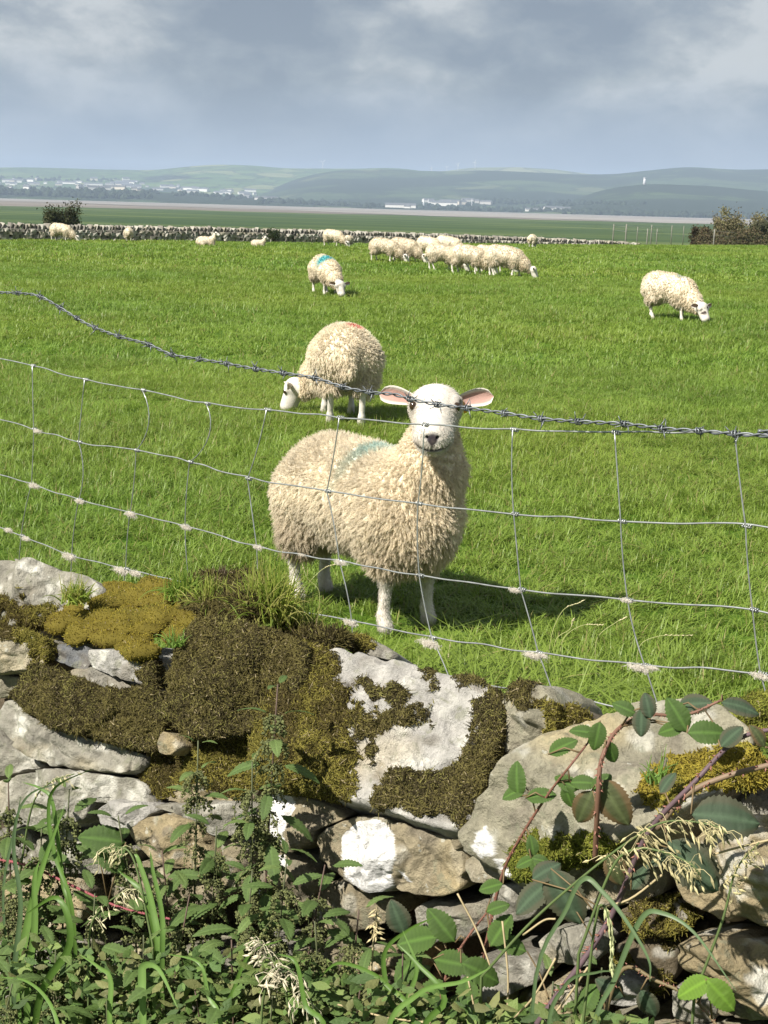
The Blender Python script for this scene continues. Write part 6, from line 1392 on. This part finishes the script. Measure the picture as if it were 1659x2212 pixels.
# --- yellow-green grass tufts on the wall top
tuft_mat = mat_attr('tuft_blades', 0.5, 0.3, nscale=40, namt=0.2, trans=0.4)
def tuft(label, px, py, back, size, n, seed, cols, name='grass_tuft', cat='grass tuft', lean=.55):
    rg = np.random.default_rng(950 + seed); p = wallpt(px, py, back); K = 6; T = np.linspace(0, 1, K)
    a = rg.uniform(0, 6.28, n); ln = size * rg.uniform(.5, 1.2, n); tilt = np.abs(rg.normal(lean, .3, n)); root = rg.normal(0, size * .18, (n, 3)) * [1, 1, .15]
    d = np.stack([np.cos(a) * tilt, np.sin(a) * tilt, np.ones(n)], 1); d /= np.linalg.norm(d, axis=1)[:, None]
    S_ = root[:, None] + d[:, None] * (ln[:, None] * T[None])[..., None]; S_[:, :, 2] -= (ln * tilt * .55)[:, None] * (T ** 2.3)[None]
    c = np.array(cols)[rg.integers(0, len(cols), n)] * rg.uniform(.8, 1.2, (n, 1))
    o = hair(name, S_, (.0011 * (1.1 - .95 * T))[None] * np.ones((n, 1)), tuft_mat, None, c); o.location = tuple(p); tag(o, label, cat, 'tufts on the wall top')
YG = [(.24, .31, .05), (.31, .34, .07), (.18, .26, .04), (.36, .35, .11)]
tuft('small pale grass tuft between the boulder and the golden moss', 165, 1300, .10, .045, 140, 1, YG); tuft('bright green grass tuft on top of the golden moss', 395, 1292, .16, .05, 220, 2, [(.16, .26, .04), (.20, .30, .05), (.26, .32, .06)]); tuft('large yellow green grass tuft behind the mossy block', 575, 1335, .16, .085, 700, 3, YG); tuft('bright grass tuft beside the dry heathery clump', 455, 1318, .14, .055, 260, 9, YG); tuft('yellow green tuft with straw blades behind the slab', 650, 1372, .2, .055, 300, 4, YG); tuft('yellowing tuft at the rear corner of the slab', 720, 1392, .22, .035, 130, 8, YG)
tuft('clump of dry brown heathery stems on the wall top', 480, 1258, .26, .026, 320, 5, [(.12, .075, .05), (.16, .11, .08), (.09, .06, .03), (.20, .16, .12)], 'dry_clump', 'dry plant', .5); tuft('short blades sprouting from the golden moss', 380, 1395, .02, .03, 30, 6, [(.16, .26, .05)]); tuft('few green blades on the mossy ledge beside the purple cane', 1420, 1690, -.02, .035, 24, 7, [(.14, .24, .05)])
# --- low undergrowth filling the foot of the wall
rgu = np.random.default_rng(5); n = 14000
px = rgu.uniform(-60, 1720, n); py = rgu.uniform(1960, 2420, n); keep = (py > np.interp(px, [0, 300, 650, 850, 1100, 1350, 1720], [2010, 2040, 2060, 2110, 2160, 2190, 2260]) + rgu.exponential(30, n)); px, py = px[keep], py[keep]; n = len(px)
P = np.array([wallpt(x, y, -f) for x, y, f in zip(px, py, rgu.uniform(.05, .22, n))]); u = rgu.normal(0, 1, (n, 3)); u[:, 2] *= .6; u /= np.linalg.norm(u, axis=1)[:, None]; v = np.cross(u, rgu.normal(0, .5, (n, 3)) + [0, -.6, 1.0]); v /= np.linalg.norm(v, axis=1)[:, None]; w_ = np.cross(u, v)
sz = rgu.uniform(.004, .013, n)[:, None]
V = np.stack([P - u * sz, P - u * sz * .3 + v * sz * .42 + w_ * sz * .1, P + u * sz * .35 + v * sz * .36 + w_ * sz * .1, P + u * sz, P + u * sz * .35 - v * sz * .36 + w_ * sz * .1, P - u * sz * .3 - v * sz * .42 + w_ * sz * .1], 1).reshape(-1, 3)
i = np.arange(n)[:, None] * 6; F = np.concatenate([i + [0, 1, 2, 3], i + [0, 3, 4, 5]])
c = np.array([(.065, .115, .032), (.10, .165, .042), (.145, .20, .055), (.16, .17, .065)])[rgu.integers(0, 4, n)] * rgu.uniform(.7, 1.3, (n, 1))
o = link('undergrowth', new_mesh('undergrowth', V, F, np.repeat(c, 6, 0), False), None, leaf_mat, kind='stuff'); tag(o, 'tangle of small weeds and leaves at the foot of the wall', 'weeds')
# --- pale grass stalks in the field behind the wall
for k, (a, b, c_, lb) in enumerate([((1190, 1380), (1215, 1320), (1255, 1300), 'pale seeding grass stalk bowed between fence stays'), ((1200, 1385), (1230, 1360), (1238, 1340), 'short pale seeding stalk beside the bowed one'), ((1215, 1385), (1255, 1352), (1298, 1350), 'arched pale grass stalk under the third wire'), ((1290, 1380), (1330, 1345), (1350, 1335), 'straight pale grass stalk by the fourth stay wire'), ((1380, 1400), (1420, 1375), (1490, 1372), 'long bowed straw near the low boulder'), ((640, 1300), (690, 1235), (735, 1215), 'seeding stalk bent over the wire before the hind legs'), ((690, 1280), (665, 1250), (655, 1225), 'thin stalk standing between the hind legs')]):
    g0 = gnd(a[0] - 4, a[1] + 75); pa, pb, pc = [at(x, y, g0[1]) for x, y in (a, b, c_)]; base = np.array([g0[0], g0[1], 0.0]); mb = MB(); P = spline([np.zeros(3), pa - base, pb - base, pc - base], 8); mb.tube(P, np.linspace(.0016, .0008, len(P)), 5, (.36, .38, .16))
    rg = np.random.default_rng(k)
    r = thing('field_stalk', lb, 'grass stalk', tuple(base), 0, 'seeding stalks behind the wall'); link('stalk', mb.mesh('stalk'), r, straw_mat); hb = MB()
    for i in range(int(len(P) * .72), len(P)): d_ = unit(P[i] - P[i - 1]); hb.tube([P[i], P[i] + d_ * .005 + rg.normal(0, .0012, 3), P[i] + d_ * .011 + rg.normal(0, .002, 3)], [.0008, .002, .0003], 4, (.55, .50, .30))
    link('seed_head', hb.mesh('seed_head', False), r, straw_mat)
# ================================================================ HAZE over the bay
hz = MB(); hz.box((0, 6500, 150), (9000, 7000, 163.5))
hzm = bpy.data.materials.new('haze_air'); hzm.use_nodes = True; t = hzm.node_tree; t.nodes.clear()
pv = N(t, 'ShaderNodeVolumePrincipled'); pv.inputs['Color'].default_value = (0.60, 0.765, 1.0, 1); pv.inputs['Density'].default_value = 0.000095; pv.inputs['Anisotropy'].default_value = 0.0
ho = N(t, 'ShaderNodeOutputMaterial'); L(t, pv.outputs[0], ho.inputs['Volume'])
hz_o = link('haze', hz.mesh('haze', False), mat=hzm, kind='stuff'); tag(hz_o, 'thin blue haze in the air over the bay and hills', 'haze')
